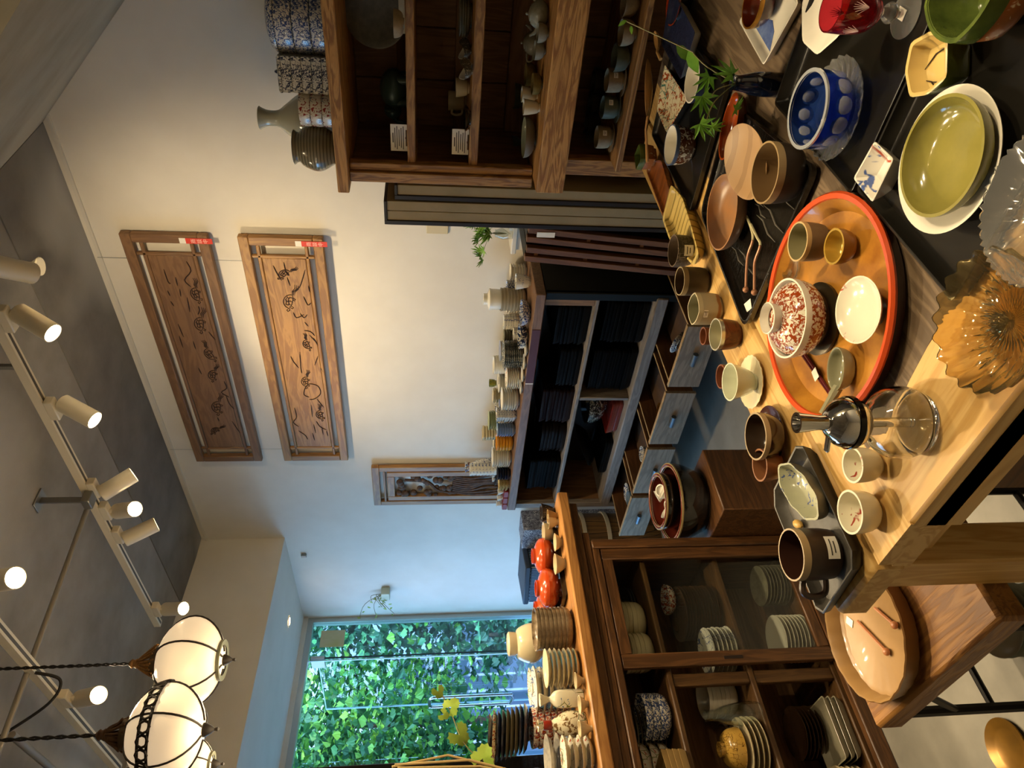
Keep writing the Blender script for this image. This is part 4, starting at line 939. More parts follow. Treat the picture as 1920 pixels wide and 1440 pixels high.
# ------------------------------------------------------------------ basket, boxes, lacquer tubs beyond
bk = empty('wicker_basket', (2.62, 4.02, 0), 0, 'tall brown wicker basket with a white band beyond the glass cabinet', 'basket')
WICK = mk('wicker', '7c5a2f', .8, kind='weave', c2='5d4121', c3='33240f', scale=34, bump=.6)
obj('body', Geo().lathe([(0, 0), (.19, 0), (.21, .3), (.215, .62), (.22, .72), (.205, .72), (.2, .3), (.18, .02), (0, .02)], 30), WICK, bk)
for z in (.34, .5): obj('band', Geo().lathe([(.212, z), (.222, z), (.224, z+.025), (.213, z+.025)], 30), mk('pale_band', 'b8ad96', .7), bk)
DENIM = mk('indigo_cloth', '26384f', .9, kind='weave', c2='3b5069', c3='c3c8cc', scale=18)
cb = empty('indigo_box', (2.80, 4.62, 0), rad(20), 'dark indigo patterned box beyond the glass cabinet against the pale wall', 'box')
obj('body', Geo().cbox(-.16, .16, -.16, .16, .0, .79, .01), DENIM, cb); obj('lid', Geo().cbox(-.17, .17, -.17, .17, .79, .83, .008), mk('indigo_lid', '3c4654', .7), cb)
pw = empty('paper_wrapped_box', (2.99, 4.36, 0), rad(10), 'box wrapped in grey printed paper in the corner', 'box')
obj('body', Geo().cbox(-.10, .10, -.10, .10, 0, .84, .006), mk('printed_wrap', '8d8b90', .8, kind='paint', c2='55535c', c3='d0cdca', scale=30, thr=.5), pw)
wc = obj('wooden_crate', Geo().cbox(-.155, .155, -.18, .18, 0, .37, .004), DARKW['x'], None, (1.738, 2.38, 0), rad(0), label='dark wooden crate holding up the black lacquer tubs', cat='crate')
TUBI = mk('tub_red_inside', '6e2a1c', .25, coat=.4)
for k, (R, h, z, dx) in enumerate(((.165, .13, .3705, 0), (.118, .135, .412, .008))):
    t = turned('lacquer_tub', (P_curve([(0, 0), (R*.7, 0), (R*.78, .01), (R*.97, h*.6), (R, h), (R-.012, h), (R*.93, h*.6), (R*.72, .035), (0, .03)], 4), 17), [LACQ, TUBI], (1.76+dx, 2.39, z), n=48, label=['large round black lacquer tub with a red inside on the crate', 'smaller black lacquer tub set inside the large one'][k], cat='tub')
    obj('rim_band', Geo().lathe([(R-.014, h-.004), (R+.002, h-.004), (R+.003, h+.003), (R-.014, h+.003)], 48), mk('tub_rim_gold', 'b8a06f', .3, .4), t)
random.seed(5)
for k in range(9):
    a = k*2.4; rr = .015+.06*((k*37) % 10)/10
    turned('sake_cup_small', P_bowl(.027, .02), WHITE, (1.768+rr*math.cos(a), 2.39+rr*math.sin(a), .485+.018*(k % 3)), (random.uniform(-.5, .5), random.uniform(-.5, .5), 0), 20, label='small white cup heaped in the inner lacquer tub', cat='cup', group='white cups heaped in the tub')
# ------------------------------------------------------------------ glass-fronted cabinet at the left
YC, YK = 2.378, 2.77
gc = empty('glass_cabinet', (.6, YC, 0), 0, 'dark wooden glass-fronted cabinet packed with plates, more dishes on top', 'cabinet')
B = lambda n, *a, **k: board(n, *a, parent=gc, **k)
TOPW = {a: W('cabinet_top_wood_'+a, 'a8763f', '8f6031', a, 18, .45) for a in 'xyz'}
B('top_board', -.3, 1.81, YC-.01, YK+.06, .936, .981, TOPW['x'], b=.006)
B('cornice', -.3, 1.76, YC+.004, YK+.03, .903, .936, DARKW['x']); B('cornice', -.3, 1.62, YC+.012, YK, .872, .903, DARKW['x'])
B('corner_post', 1.538, 1.578, YC, YC+.04, 0, .872, DARKW['z']); B('side_panel', 1.555, 1.575, YC+.04, YK, 0, .872, DARKW['z'])
B('side_panel', -.28, -.26, YC, YK, 0, .872, DARKW['z'])
B('top_rail', -.26, 1.538, YC+.004, YC+.03, .844, .872, DARKW['x']); B('bottom_rail', -.26, 1.538, YC, YC+.035, .0, .056, DARKW['x'])
B('back_panel', -.26, 1.555, YK-.015, YK, .02, .872, INSIDE['x'])
SHW = {a: W('cabinet_shelf_'+a, '5c4021', '4a3118', a, 18) for a in 'xyz'}
for z in (.66, .36, .045): B('shelf', -.26, 1.555, YC+.045, YK-.016, z, z+.02, SHW['x'])
for x in (1.0, .42):
    for z0, z1 in ((.065, .36), (.38, .66)): B('upright', x, x+.045, YC+.05, YC+.075, z0, z1, SHW['z'])
dr = obj('sliding_door', Geo(), DARKW['z'], gc)
def dp(n, x0, x1, z0, z1, m, y0=.006, y1=.028, b=.003):
    c = ((x0+x1)/2, 0, (z0+z1)/2); return obj(n, Geo().cbox(x0-c[0], x1-c[0], y0, y1, z0-c[2], z1-c[2], b), m, dr, (c[0]-.6, 0, c[2]))
dp('door_stile', 1.488, 1.536, .058, .842, DARKW['z']); dp('door_stile', 1.053, 1.103, .058, .842, DARKW['z'])
dp('door_rail', 1.103, 1.488, .80, .842, DARKW['x']); dp('door_rail', 1.103, 1.488, .058, .10, DARKW['x'])
dp('finger_pull', 1.07, 1.082, .40, .47, mk('finger_pull_dark', '1d0f07', .6), .0045, .0062, .0005)
dp('door_pane', 1.103, 1.488, .10, .80, pane_mat('cabinet_glass', (.93, .95, .93), 1.0), .015, .018, .0005)
# plates inside
PL1 = [  # x, y, z-shelf, R, n, pitch, mat, name, label, profile kind
 (1.40, 2.62, .681, .085, 5, .014, GREENGL, 'dark_plate', 'dark grey plate in the pile at the glass door top corner', 'p'),
 (1.30, 2.53, .681, .075, 5, .017, CREAMP, 'cream_bowl', 'cream bowl in the upper pile behind the glass', 'b'),
 (1.17, 2.52, .681, .072, 5, .017, CREAMP, 'cream_bowl', 'cream bowl in the upper pile beside the door stile', 'b'),
 (1.33, 2.54, .381, .105, 12, .012, BROWNG, 'brown_plate', 'dark brown plate in the wide middle pile behind the glass', 'p'),
 (1.40, 2.55, .381+.150, .06, 1, .012, IMARI, 'red_bowl', 'red bowl on top of the brown plates', 'b'),
 (1.15, 2.49, .381, .085, 6, .017, BWS, 'flower_plate', 'white plate with blue flower spray on the middle shelf', 'p'),
 (1.42, 2.50, .066, .08, 8, .014, GREYG, 'grey_plate', 'grey plate in the low pile behind the glass', 'p'),
 (1.19, 2.50, .066, .088, 8, .015, WHITE, 'white_plate', 'white plate with dark centre in the low pile', 'p'),
 (.92, 2.60, .681, .085, 8, .014, GREYG, 'grey_plate', 'grey plate in the deep upper pile of the open half', 'p'),
 (.93, 2.50, .681, .080, 3, .026, BW2, 'faceted_bowl', 'blue-patterned faceted bowl in the open upper half', 'f'),
 (.80, 2.60, .681, .080, 3, .035, IMARI2, 'flower_bowl', 'flower-painted bowl deep in the open upper half', 'b'),
 (.86, 2.57, .381, .06, 4, .022, BROWNG, 'brown_cup', 'dark bowl piled deep on the middle shelf', 'b'),
 (.81, 2.50, .381, .098, 4, .018, CREAMP, 'grey_cream_plate', 'wide grey-cream plate under the yellow spotted bowl', 'p'),
 (.88, 2.60, .066, .09, 9, .014, BROWNG, 'brown_plate', 'brown plate in the deep low pile', 'p'),
 (.66, 2.52, .066, .08, 6, .016, CREAMP, 'cream_plate', 'cream plate in the low pile at the left picture edge', 'p'),
 (.64, 2.48, .681, .07, 4, .018, CREAMP, 'cream_plate', 'cream plate in the upper pile at the left picture edge', 'p'),
 (1.02, 2.60, .381, .07, 6, .016, WHITE, 'white_bowl', 'white bowl piled behind the middle upright', 'b'),
]
for (x, y, z, R, n, pit, m, nm, lb, kd) in PL1:
    pr = P_plate(R, R*.22, .5) if kd == 'p' else P_bowl(R, R*.62)
    pile(nm, pr, m, (x, y, z), n, pit, lb, nm.split('_')[-1], rf=ngon(8, 0, .9) if kd == 'f' else None)
turned('spotted_bowl', P_bowl(.068, .07, .36, fh=.014), mk('yellow_spotted', 'b08a3e', .2, kind='paint', c2='4f3310', c3='4f3310', scale=55, thr=.66, coat=.4), (.81, 2.50, .381+.083+.070), (PI, 0, 0), 32, label='yellow bowl with brown scrolls turned upside down on plates', cat='bowl')
P = round_poly([(-.075, -.105), (.075, -.105), (.075, .105), (-.075, .105)], .012, 2)
sq = None
for k in range(3):
    l = (.84, 2.50, .066+k*.021)
    if sq is None: sq = obj('rectangular_dish', Geo().dish(P, .03, .005, .8, .006), mk('olive_white', '8d8670', .25), None, l, rad(88), label='rectangular pale dish with notched corners in the lower shelf', cat='dish', group='rectangular dishes stacked in the cabinet')
    else: dup(sq, l, rad(88+k))
P = round_poly([(-.05, -.065), (.05, -.065), (.05, .065), (-.05, .065)], .005, 1); sq = None
for k in range(4):
    l = (.735, 2.47, .681+k*.019)
    if sq is None: sq = obj('wooden_box_tray', Geo().dish(P, .024, .005, .92, .005), mk('ochre_square', '8f7344', .4), None, l, rad(10), label='small ochre square dish stacked at the open cabinet front', cat='dish', group='ochre square dishes')
    else: dup(sq, l, rad(10+k*2))
turned('glass_carafe', P_curve([(0, 0), (.035, 0), (.04, .05), (.03, .12), (.018, .16), (.02, .19), (.017, .19), (.015, .16), (.027, .12), (.036, .05), (0, .01)], 3), pane_mat('thin_clear_glass'), (.90, 2.44, .381), label='clear glass carafe in the dark middle shelf', cat='carafe')

# dishes on top of it
ZL = .9815
VERM = mk('vermilion_bowl', 'b54318', .18, kind='paint', c2='c8902f', c3='b54318', scale=16, thr=.72, coat=.5)
def lidded(loc, R, label):
    b = turned('lidded_bowl', P_bowl(R, R*.75, .45, fh=.012), VERM, loc, 0, 34, label=label, cat='lidded bowl', group='vermilion lidded bowls')
    obj('lid', Geo().lathe(P_curve([(R*.97, R*.74), (R*.9, R*.95), (R*.6, R*1.12), (R*.42, R*1.17)], 3)+[(R*.42, R*1.32), (R*.38, R*1.32), (R*.38, R*1.18), (0, R*1.18)], 34), VERM, b)
    return b
tr = obj('black_tray', Geo().dish(round_poly([(-.165, -.085), (.165, -.085), (.165, .085), (-.165, .085)], .02), .022, .005, .95, .005), LACQ, None, (1.54, 2.545, ZL), rad(0), label='black tray under the vermilion lidded bowls', cat='tray')
lidded((1.615, 2.55, ZL+.007), .076, 'vermilion lidded bowl nearer the small cups')
lidded((1.46, 2.54, ZL+.007), .078, 'vermilion lidded bowl nearer the white jar')
lidded((1.47, 2.72, ZL), .072, 'vermilion lidded bowl behind the other two, against the window')
pile('vermilion_disc', P_plate(.05, .012), [mk('maroon_disc', '5e241a', .3)], (1.39, 2.76, ZL), 6, .018, 'maroon lacquer saucer in the tower next to the window', 'saucer')
for k, (px, py, R, h, m, lb) in enumerate(((1040, 960, .034, .052, mk('black_painted_cup', '2a2421', .3, kind='paint', c2='b0a68f', c3='2a2421', scale=50, thr=.66), 'black cup with white brush marks at the cabinet end'), (1046, 978, .026, .036, CREAMP, 'little cream cup right behind the black cup'), (1044, 998, .036, .05, CREAMP, 'cream cup with a raised flower'), (1056, 1008, .03, .026, CREAMP, 'tiny cream footed cup nearest the edge'), (1060, 1057, .034, .036, CREAMP, 'cream flared cup at the cabinet front'))):
    X, Y = spot(px, py, ZL); X = min(X, 1.78); turned('small_cup', P_cup(R*1.2, h*1.15, .62), m, (X, max(2.42, min(Y, 2.6)), ZL), label=lb, cat='cup', group='small cups at the cabinet end')
for k, (x, y) in enumerate(((1.70, 2.52), (1.66, 2.60), (1.72, 2.66), (1.73, 2.43))): turned('flared_cup', P_cup(.028, .042, .55), mk('tan_cup', '9c7d50', .3), (x, y, ZL), label=['tan cup behind the black painted cup', 'tan cup behind the cream flower cup', 'tan cup farthest back at the cabinet end', 'tan cup before the black tray'][k], cat='cup')
wj = turned('white_round_jar', P_curve([(0, 0), (.035, 0), (.04, .01), (.072, .045), (.076, .075), (.06, .115), (.04, .125), (0, .125)], 4), CREAMP, (1.31, 2.70, ZL+.062), 0, 34, label='cream round jar with a flat wide knob standing on dishes', cat='jar')
obj('knob', Geo().lathe([(.042, .12), (.042, .125), (.045, .13), (.047, .155), (.04, .16), (0, .161)], 28), CREAMP, wj)
pile('plain_bowl_under', P_bowl(.075, .05), BROWNG, (1.31, 2.70, ZL), 1, .02, 'dark bowl under the cream round jar', 'bowl')
pile('swirl_bowl', P_bowl(.078, .034), mk('swirl_glaze', 'a89578', .25, kind='noise', c2='4c3a29', scale=22, thr=.52), (1.255, 2.475, ZL), 8, .0155, 'brown and white marbled bowl in the stack of eight', 'bowl')
turned('leaf_dish', P_plate(.06, .03, .4), mk('cream_leaf_dish', 'b9ab88', .25), (1.34, 2.66, ZL), 0, 28, lobes(3, .18), label='cream leaf-shaped dish tucked under the round jar', cat='dish')
pile('thin_plate', P_plate(.066, .018, .5), CREAMP, (1.10, 2.465, ZL), 7, .017, 'cream plate in the stack of seven behind the square bottle', 'plate')
pile('blue_wave_plate', P_plate(.088, .022, .5), [CREAMP, BWS], (1.10, 2.655, ZL+.0), 6, .024, 'blue-rimmed wavy plate in the wide stack', 'plate', rf=lobes(10, .02))
pile('imari_bowl', P_bowl(.07, .04), IMARI, (.985, 2.70, ZL), 6, .024, 'red and white imari bowl in the back stack', 'bowl')
pile('imari_dish', P_plate(.07, .02), IMARI2, (1.17, 2.775, ZL), 8, .017, 'red-flowered plate in the tall back stack', 'plate')
sb = turned('square_bottle', P_curve([(0, 0), (.032, 0), (.036, .012), (.037, .075), (.03, .1), (.012, .115), (.012, .125), (.026, .15), (.022, .148), (.01, .125), (0, .12)], 3), mk('bottle_painted', 'd6ceb4', .18, kind='paint', c2='3d5f8a', c3='6b6a2a', scale=22, thr=.68, coat=.3), (.995, 2.475, ZL), rad(20), 36, ngon(4, 0, .6), label='square white bottle painted with blue and green birds', cat='bottle')
tb = turned('tall_bottle', P_curve([(0, 0), (.034, 0), (.042, .03), (.04, .07), (.025, .1), (.014, .12), (.014, .15), (.02, .165), (.016, .163), (.009, .15), (0, .14)], 4), mk('bottle_brown_leaves', 'c9bfa2', .18, kind='paint', c2='6b4f2c', c3='35624a', scale=26, thr=.56, coat=.3), (.915, 2.49, ZL), 0, 30, label='slender bottle with a red neck and brown leaf painting', cat='bottle')
obj('red_neck', Geo().lathe([(.0145, .118), (.0155, .12), (.0155, .145), (.0145, .147)], 22), mk('neck_red', '7e2414', .3), tb)
for k, (px, py, R, h, lb) in enumerate(((1090, 1292, .028, .032, 'small cream cup before the square bottle, right one'), (1098, 1333, .03, .03, 'small cream cup before the square bottle, left one'), (1102, 1385, .028, .042, 'small cream footed cup below the red-necked bottle'))):
    X, Y = spot(px, py, ZL); turned('sake_cup', P_cup(R, h, .45), CREAMP, (X, max(2.405, Y-.10), ZL), label=lb, cat='cup', group='small cream cups along the cabinet front')
pile('speckled_plate', P_plate(.085, .024, .5), mk('speckled_grey_plate', 'b6ae9c', .3, kind='noise', c2='8e8a84', scale=70), (.83, 2.58, ZL), 4, .036, 'speckled grey plate in the stack left of the bottles', 'plate')
pile('rimmed_plate', P_plate(.062, .02, .5), [CREAMP, IMARI2], (.80, 2.45, ZL), 4, .026, 'cream plate in the front stack at the left picture edge', 'plate')
NAVYP = mk('navy_hex_plate', '1d2233', .2, kind='noise', c2='2e3446', scale=16, coat=.4)
for i in range(9):
    R = .095; m = [NAVYP, NAVYP, mk('olive_edge_plate', '574f3a', .3), MATS['olive_edge_plate'], MATS['olive_edge_plate'], NAVYP, NAVYP, KUTANI, NAVYP][i]
    turned('leaning_plate', P_plate(R, .022, .5), m, (.985-.004*i, 2.70, ZL+.165+i*.0165), (rad(-4), rad(6), 0), 24, ngon(6, .2, .8) if i != 7 else None, label=['navy plate at the bottom of the angular stack', 'second navy plate of the angular stack', 'lowest olive-edged plate of the angular stack', 'middle olive-edged plate of the angular stack', 'top olive-edged plate of the angular stack', 'navy plate above the olive-edged ones', 'glossy navy plate below the gold-painted one', 'gold-painted plate in the angular stack', 'navy plate at the top of the angular stack'][i], cat='plate', group='angular stack of plates before the window')
# leafy vine in front of the window, dry twigs, black post at the edge
vn = empty('vine_sprig', (.80, 2.66, ZL+.14), 0, 'vine sprig with yellowing leaves rising before the window', 'plant')
obj('vase', Geo().lathe(P_curve([(0, 0), (.03, 0), (.036, .03), (.02, .06), (.022, .075), (.016, .07), (0, .06)], 3), 18), BROWNG, vn)
A = [(0, 0, .07)]
pv = [at('Y', 2.66, px, py) for px, py in ((905, 1425), (868, 1390), (848, 1342), (828, 1300), (822, 1288))]
pts = [Vector((0, 0, .06))]+[p-vn.location for p in pv]; sp = smooth_path(pts, 5); obj('stem', Geo().tube(sp, .0022, 6), STEM, vn)
for (px, py, s, r) in ((905, 1422, .046, .3), (862, 1378, .042, 2.4), (846, 1325, .034, .8), (832, 1340, .022, 2.0), (822, 1297, .026, 2.8)):
    p = at('Y', 2.64, px, py)-vn.location; leaf_obj(vn, 'grape', s, p, (rad(70), r, rad(-40)), LEAF2)
tw = empty('dry_twigs', (.70, 2.60, ZL), 0, 'bundle of dry pale twigs at the left picture edge', 'twigs')
for (a, b) in (((735, 1438), (840, 1416)), ((740, 1434), (880, 1425)), ((745, 1440), (900, 1437))):
    obj('twig', Geo().tube([at('Y', 2.60, *a)-tw.location, at('Y', 2.62, *b)-tw.location, Vector((.05, .03, 0))], .004, 6), mk('dry_straw', 'a58c5a', .8), tw)
pa, pb = at('Y', 2.9, 700, 1432), at('Y', 2.9, 700, 1500)
bp = empty('black_stand', (pb.x-.02, 2.9, 0), 0, 'tall black cabinet edge at the left margin before the window', 'cabinet')
obj('side', Geo().cbox(0, pa.x-pb.x+.02, 0, .3, 0, at('Y', 2.9, 500, 1432).z, .004), LACQ, bp)

# ------------------------------------------------------------------ the sales table
T = .7205
tb = empty('sales_table', (.632, 0, 0), 0, 'big wooden sales table of pale pine with a dark old plank, covered with tableware', 'table')
B = lambda n, *a, **k: board(n, *a, parent=tb, **k)
XT0, XT1, YT0, YT1 = .632, 2.50, -.25, 1.237
B('edge_plank', XT0, XT1, 1.062, YT1, .655, .72, PINE['x'], b=.008)
random.seed(21)
def wavy(x0, y0, x1, y1, n=14, a=.012):
    return [(x0+(x1-x0)*i/n+(a*math.sin(i*1.3)+random.uniform(-a, a)*.5 if x0 == x1 else 0), y0+(y1-y0)*i/n+(a*math.sin(i*1.7)+random.uniform(-a, a)*.5 if y0 == y1 else 0)) for i in range(n+1)]
edge = wavy(.80, YT0, .80, .93)+wavy(.80, .93, XT1, .93)[1:]
c = (1.4, .5)
obj('old_plank', Geo().prism([(x-c[0], y-c[1]) for x, y in edge]+[(XT1-c[0], YT0-c[1])], -.028, .0), AGED['x'], tb, (c[0]-.632, c[1], .72), flat=True)
pine = [(XT0, YT0), (XT0, 1.054), (XT1, 1.054)]+[(x, y+.0) for x, y in reversed(wavy(.80, .93, XT1, .93))]+[]
obj('pine_field', Geo().prism([(XT0-1.4, .93-.5), (XT0-1.4, 1.054-.5), (XT1-1.4, 1.054-.5), (XT1-1.4, .915-.5)], -.06, -.0006), PINE['x'], tb, (c[0]-.632, c[1], .72), flat=True)
obj('near_plank', Geo().cbox(XT0-.72, .815-.72, YT0-.35, .94-.35, -.10, -.0003, .006), PINE['y'], tb, (.72-.632, .35, .72))
obj('under_board', Geo().box(0, XT1-XT0-.01, YT0+.01, 1.06, .655, .69), PINE['x'], tb, flat=True)
for x, y in ((.665, 1.105), (.665, -.22), (2.36, 1.105), (2.36, -.22)): B('leg', x, x+.09, y, y+.09, 0, .655, PINE['z'], b=.005)
B('apron', .76, 2.35, 1.14, 1.165, .55, .655, PINE['x']); B('apron', .69, .715, -.13, 1.10, .56, .655, PINE['y'])

def put(name, px, py, w, h, base, prof, mats, label, cat, **k):
    """set a round piece where its rim centre is seen; w is the rim's breadth in the photograph"""
    x, y = spot(px, py, base+h); R = width(px, py, base+h, w)/2
    return turned(name, prof(R, h), mats, (x, y, base), label=label, cat=cat, **k), R
def poly_at(pts, z):
    P = [spot(px, py, z) for px, py in pts]; cx = sum(p[0] for p in P)/len(P); cy = sum(p[1] for p in P)/len(P)
    return [(x-cx, y-cy) for x, y in P], cx, cy
# --- trays
IRONG = mk('grey_iron_tray', '57534c', .5, kind='noise', c2='48443e', scale=50)
P, cx, cy = poly_at([(1491, 836), (1505, 836), (1597, 1033), (1598, 1069), (1543, 1151), (1529, 1142), (1451, 950), (1450, 917)], T+.03)
obj('octagonal_tray', Geo().dish(P, .03, .005, .9, .005), [mk('dark_tray_wall', '1c1a17', .4), IRONG, MATS['dark_tray_wall']], None, (cx, cy, T), label='long eight-cornered grey tray at the table corner with a mug', cat='tray')
BLK = mk('tray_matt_black', '15130f', .28, coat=.25)
def rtray(x0, x1, y0, y1, h, label, r=.02, m=BLK, t=.007, z=T):
    P = round_poly([(x0-(x0+x1)/2, y0-(y0+y1)/2), (x1-(x0+x1)/2, y0-(y0+y1)/2), (x1-(x0+x1)/2, y1-(y0+y1)/2), (x0-(x0+x1)/2, y1-(y0+y1)/2)], r)
    return obj('black_tray', Geo().dish(P, h, t, .95, .006), m, None, ((x0+x1)/2, (y0+y1)/2, z), label=label, cat='tray')
rtray(.785, 1.122, .20, .585, .028, 'black rectangular tray under the white plate and the green bowl', .012)
rtray(1.130, 1.54, .18, .60, .028, 'black rectangular tray under the blue cut-glass bowl', .012)
rtray(1.84, 2.36, .68, 1.052, .024, 'black rectangular tray under the painted plates at the back', .015)
P, cx, cy = poly_at([(1395, 618), (1312, 400), (1368, 190), (1528, 312)], T+.024); P = round_poly(P, .035, 4)
ct = obj('carved_black_tray', Geo().dish(P, .024, .008, .95, .005), mk('hammered_black', '0e0c0a', .16, kind='noise', c2='15120f', scale=70, bump=.7, coat=.5), None, (cx, cy, T), label='black tray carved with fish among waves, rounded corners', cat='tray')
L = []
for k in range(22):
    a = random.uniform(-.16, .16); b = random.uniform(-.13, .13); q = random.uniform(.03, .07)
    L.append([(a-q, b, .0055), (a-q*.3, b+.006, .0055), (a+q*.4, b-.004, .0055), (a+q, b+.004, .0055)])
strokes(ct, L, .0022, mk('fish_grey_lines', '59544b', .4), 'carved_relief')
# --- round tray with a red rim
cxr, cyr = spot(1543, 578, T+.03); RR = .222
WOODT = mk('burr_wood', '8a5519', .3, kind='noise', c2='b9812f', scale=14, coat=.5, detail=8)
rt = turned('round_tray', ([(0, 0), (RR*.88, 0), (RR*.95, .006), (RR*.99, .028), (RR, .033), (RR-.004, .037), (RR-.012, .035), (RR-.02, .024), (RR*.84, .009), (0, .008)], 5), [mk('tray_rim_dark', '2a120a', .3), WOODT], (cxr, cyr, T), n=64, label='round burr-wood tray with an orange-red rim full of small pieces', cat='tray')
obj('red_rim', Geo().lathe([(RR-.002, .027), (RR+.001, .033), (RR-.003, .0385), (RR-.0125, .0365), (RR-.014, .033)], 64), mk('rim_orange_red', 'c24a1e', .25, coat=.4), rt)
TR = T+.009
# --- octagonal tray contents
DMUG = mk('mug_dark_brown', '2e2017', .42, kind='noise', c2='3a2a1d', scale=16)
m_, R = put('brown_mug', 1483, 1040, 97, .088, T+.006, lambda R, h: P_cup(R, h, .98, curve=0), [DMUG, mk('mug_inside', '3a231a', .3), mk('mug_rim_tan', '9c8560', .4)], 'dark brown straight mug with a ring handle and a price label', 'mug', n=40)
handle(m_, R, .022, .068, .03, DMUG, rad(145), .0065); sticker(m_, R, .028, rad(252), .044, .024)
LEAFD = mk('leaf_dish_outside', '6b6656', .4, kind='noise', c2='575345', scale=24)
def leafy(a): return 1+.12*math.cos(2*a)+.035*math.cos(8*a+1)
x, y = spot(1497, 920, T+.045)
turned('leaf_shaped_dish', P_bowl(.058, .042, .45), [LEAFD, mk('leaf_dish_inside', 'a9a98f', .2, kind='paint', c2='47588f', c3='a9a98f', scale=30, thr=.66)], (x, y, T+.006), rad(20), 40, leafy, label='scalloped leaf-shaped dish with blue brushwork inside', cat='dish', sx=1.35, sy=.8)
x, y = spot(1492, 983, T+.02); obj('chopstick_rest', Geo().sphere((0, 0, .009), .014, 7, 1.2, .7, .6), mk('pale_boxwood', 'c29a4e', .4), None, (x, y, T+.006), rad(40), label='small pale yellow wooden rest between mug and leaf dish', cat='chopstick rest')
ORCH = mk('orchid_inside', 'd9d3bd', .15, kind='paint', c2='9b3a2c', c3='d9d3bd', scale=18, thr=.68)
put('orchid_cup', 1593, 960, 83, .050, T, lambda R, h: P_bowl(R, h, .5, belly=.6), [mk('warm_white_cup', 'd5c9a8', .2, coat=.3), ORCH], 'white cup with little red and grey flowers inside at the table front', 'cup', n=36)
put('orchid_cup', 1598, 872, 68, .050, T, lambda R, h: P_bowl(R, h, .5, belly=.6), [MATS['warm_white_cup'], ORCH], 'white cup half hidden behind the glass decanter', 'cup', n=36)
# --- glass decanter with a chrome head
x, y = spot(1722, 792, T); CHROME = mk('chrome', 'c9c7c2', .06, 1.0); CG = mk('decanter_glass', 'f6f6f2', .01, trans=1.0, ior=1.45)
dc = empty('glass_decanter', (x, y, T), rad(30), 'clear glass decanter with a chrome ball head and spout', 'decanter')
obj('glass_body', Geo().lathe(P_curve([(0, .001), (.045, 0), (.052, .006), (.060, .03), (.054, .06), (.034, .082), (.026, .095), (.026, .10)], 4)+[(.022, .10), (.023, .092)]+P_curve([(.030, .08), (.050, .058), (.056, .03), (.048, .01), (0, .008)], 4), 40), CG, dc)
obj('inner_tube', Geo().lathe([(.006, .012), (.008, .012), (.008, .10), (.006, .10)], 14), CG, dc)
obj('chrome_ball', Geo().lathe(P_curve([(.022, .094), (.036, .104), (.042, .122), (.037, .143), (.022, .158), (.014, .162)], 4)+[(0, .162)], 36), CHROME, dc)
obj('chrome_band', Geo().lathe([(.0425, .117), (.0435, .118), (.0435, .127), (.0425, .128)], 36), mk('chrome_dark_band', '2a2723', .1, .9), dc)
obj('spout', Geo().lathe([(0, .16), (.013, .16), (.012, .175), (.016, .205), (.017, .212), (.013, .212), (.010, .2), (0, .19)], 24), CHROME, dc)
obj('spout_lever', Geo().cbox(-.006, .006, -.006, .05, .150, .156, .002), CHROME, dc)
obj('price_slip', Geo().box(.046, .0465, -.014, .014, .028, .05), PAPER, dc)
# --- cups along the aisle edge of the table
PURP = mk('purple_brown_glaze', '3a1a15', .12, coat=.6)
x, y = spot(1445, 815, T+.012); turned('brown_saucer', P_plate(.068, .016, .5), PURP, (x, y, T), n=36, label='glossy purple-brown saucer under the dark tea cup', cat='saucer')
put('brown_tea_cup', 1416, 818, 90, .058, T+.009, lambda R, h: P_bowl(R, h, .45, belly=.6), [mk('tea_cup_outside', '2f1a12', .2, coat=.5), mk('tea_cup_inside', '3a2c20', .2), mk('tea_cup_rim', 'a08b6a', .3)], 'dark brown tea cup on a purple-brown saucer', 'cup', n=36)
put('brown_tea_cup', 1424, 872, 62, .052, T, lambda R, h: P_bowl(R, h, .45, belly=.6), [mk('pink_brown_cup', '7a4a2c', .3), mk('pink_brown_inside', '8a5d3c', .3)], 'reddish brown cup hidden behind the dark tea cup at the table edge', 'cup')
RUFF = mk('ruffled_cream', 'd8cda8', .2, coat=.2)
x, y = spot(1408, 716, T+.012); turned('ruffled_saucer', P_plate(.066, .014, .5), RUFF, (x, y, T), n=60, rf=lobes(20, .02), label='cream saucer with a ruffled edge under the pale green cup', cat='saucer')
put('pale_green_cup', 1368, 716, 72, .062, T+.010, lambda R, h: P_cup(R, h, .6), [mk('pale_green_porcelain', 'c2c4a9', .15, coat=.4)]*2, 'pale green porcelain cup on the ruffled saucer', 'cup', n=34)
put('brown_small_cup', 1351, 706, 46, .05, T, lambda R, h: P_cup(R, h, .8), [mk('rust_cup', '5f3018', .4), mk('rust_inside', '6b3a20', .4)], 'rust-brown cup peeking out behind the pale green cup', 'cup')
put('bark_mug', 1341, 627, 61, .062, T, lambda R, h: P_cup(R, h, .9, curve=0), [mk('cherry_bark', '6b3a1c', .35, kind='wood', c2='4d2711', axis='x', scale=30), mk('tin_inside', 'b9b499', .3, .6), mk('tin_rim', 'cfc9b0', .25, .7)], 'cherry-bark mug with a pale tin inside', 'mug')
put('brown_small_cup', 1318, 630, 34, .05, T, lambda R, h: P_cup(R, h, .85), [MATS['rust_cup'], MATS['rust_inside']], 'brown cup hidden behind the bark mug', 'cup')
c_, R = put('karatsu_cup', 1300, 579, 62, .075, T, lambda R, h: P_cup(R, h, .97, curve=.01), [mk('karatsu_cream', 'a4987a', .35, kind='bands', c2='8a5a30', scale=70, thr=.93, soft=.04), mk('karatsu_inside', '8d8768', .3), mk('karatsu_rim', 'b9ac88', .3)], 'cream squared cup with a rust-red streak', 'cup', rf=ngon(4, .5, .35), n=40)
sticker(c_, R*.95, .055, rad(200), .02, .012)
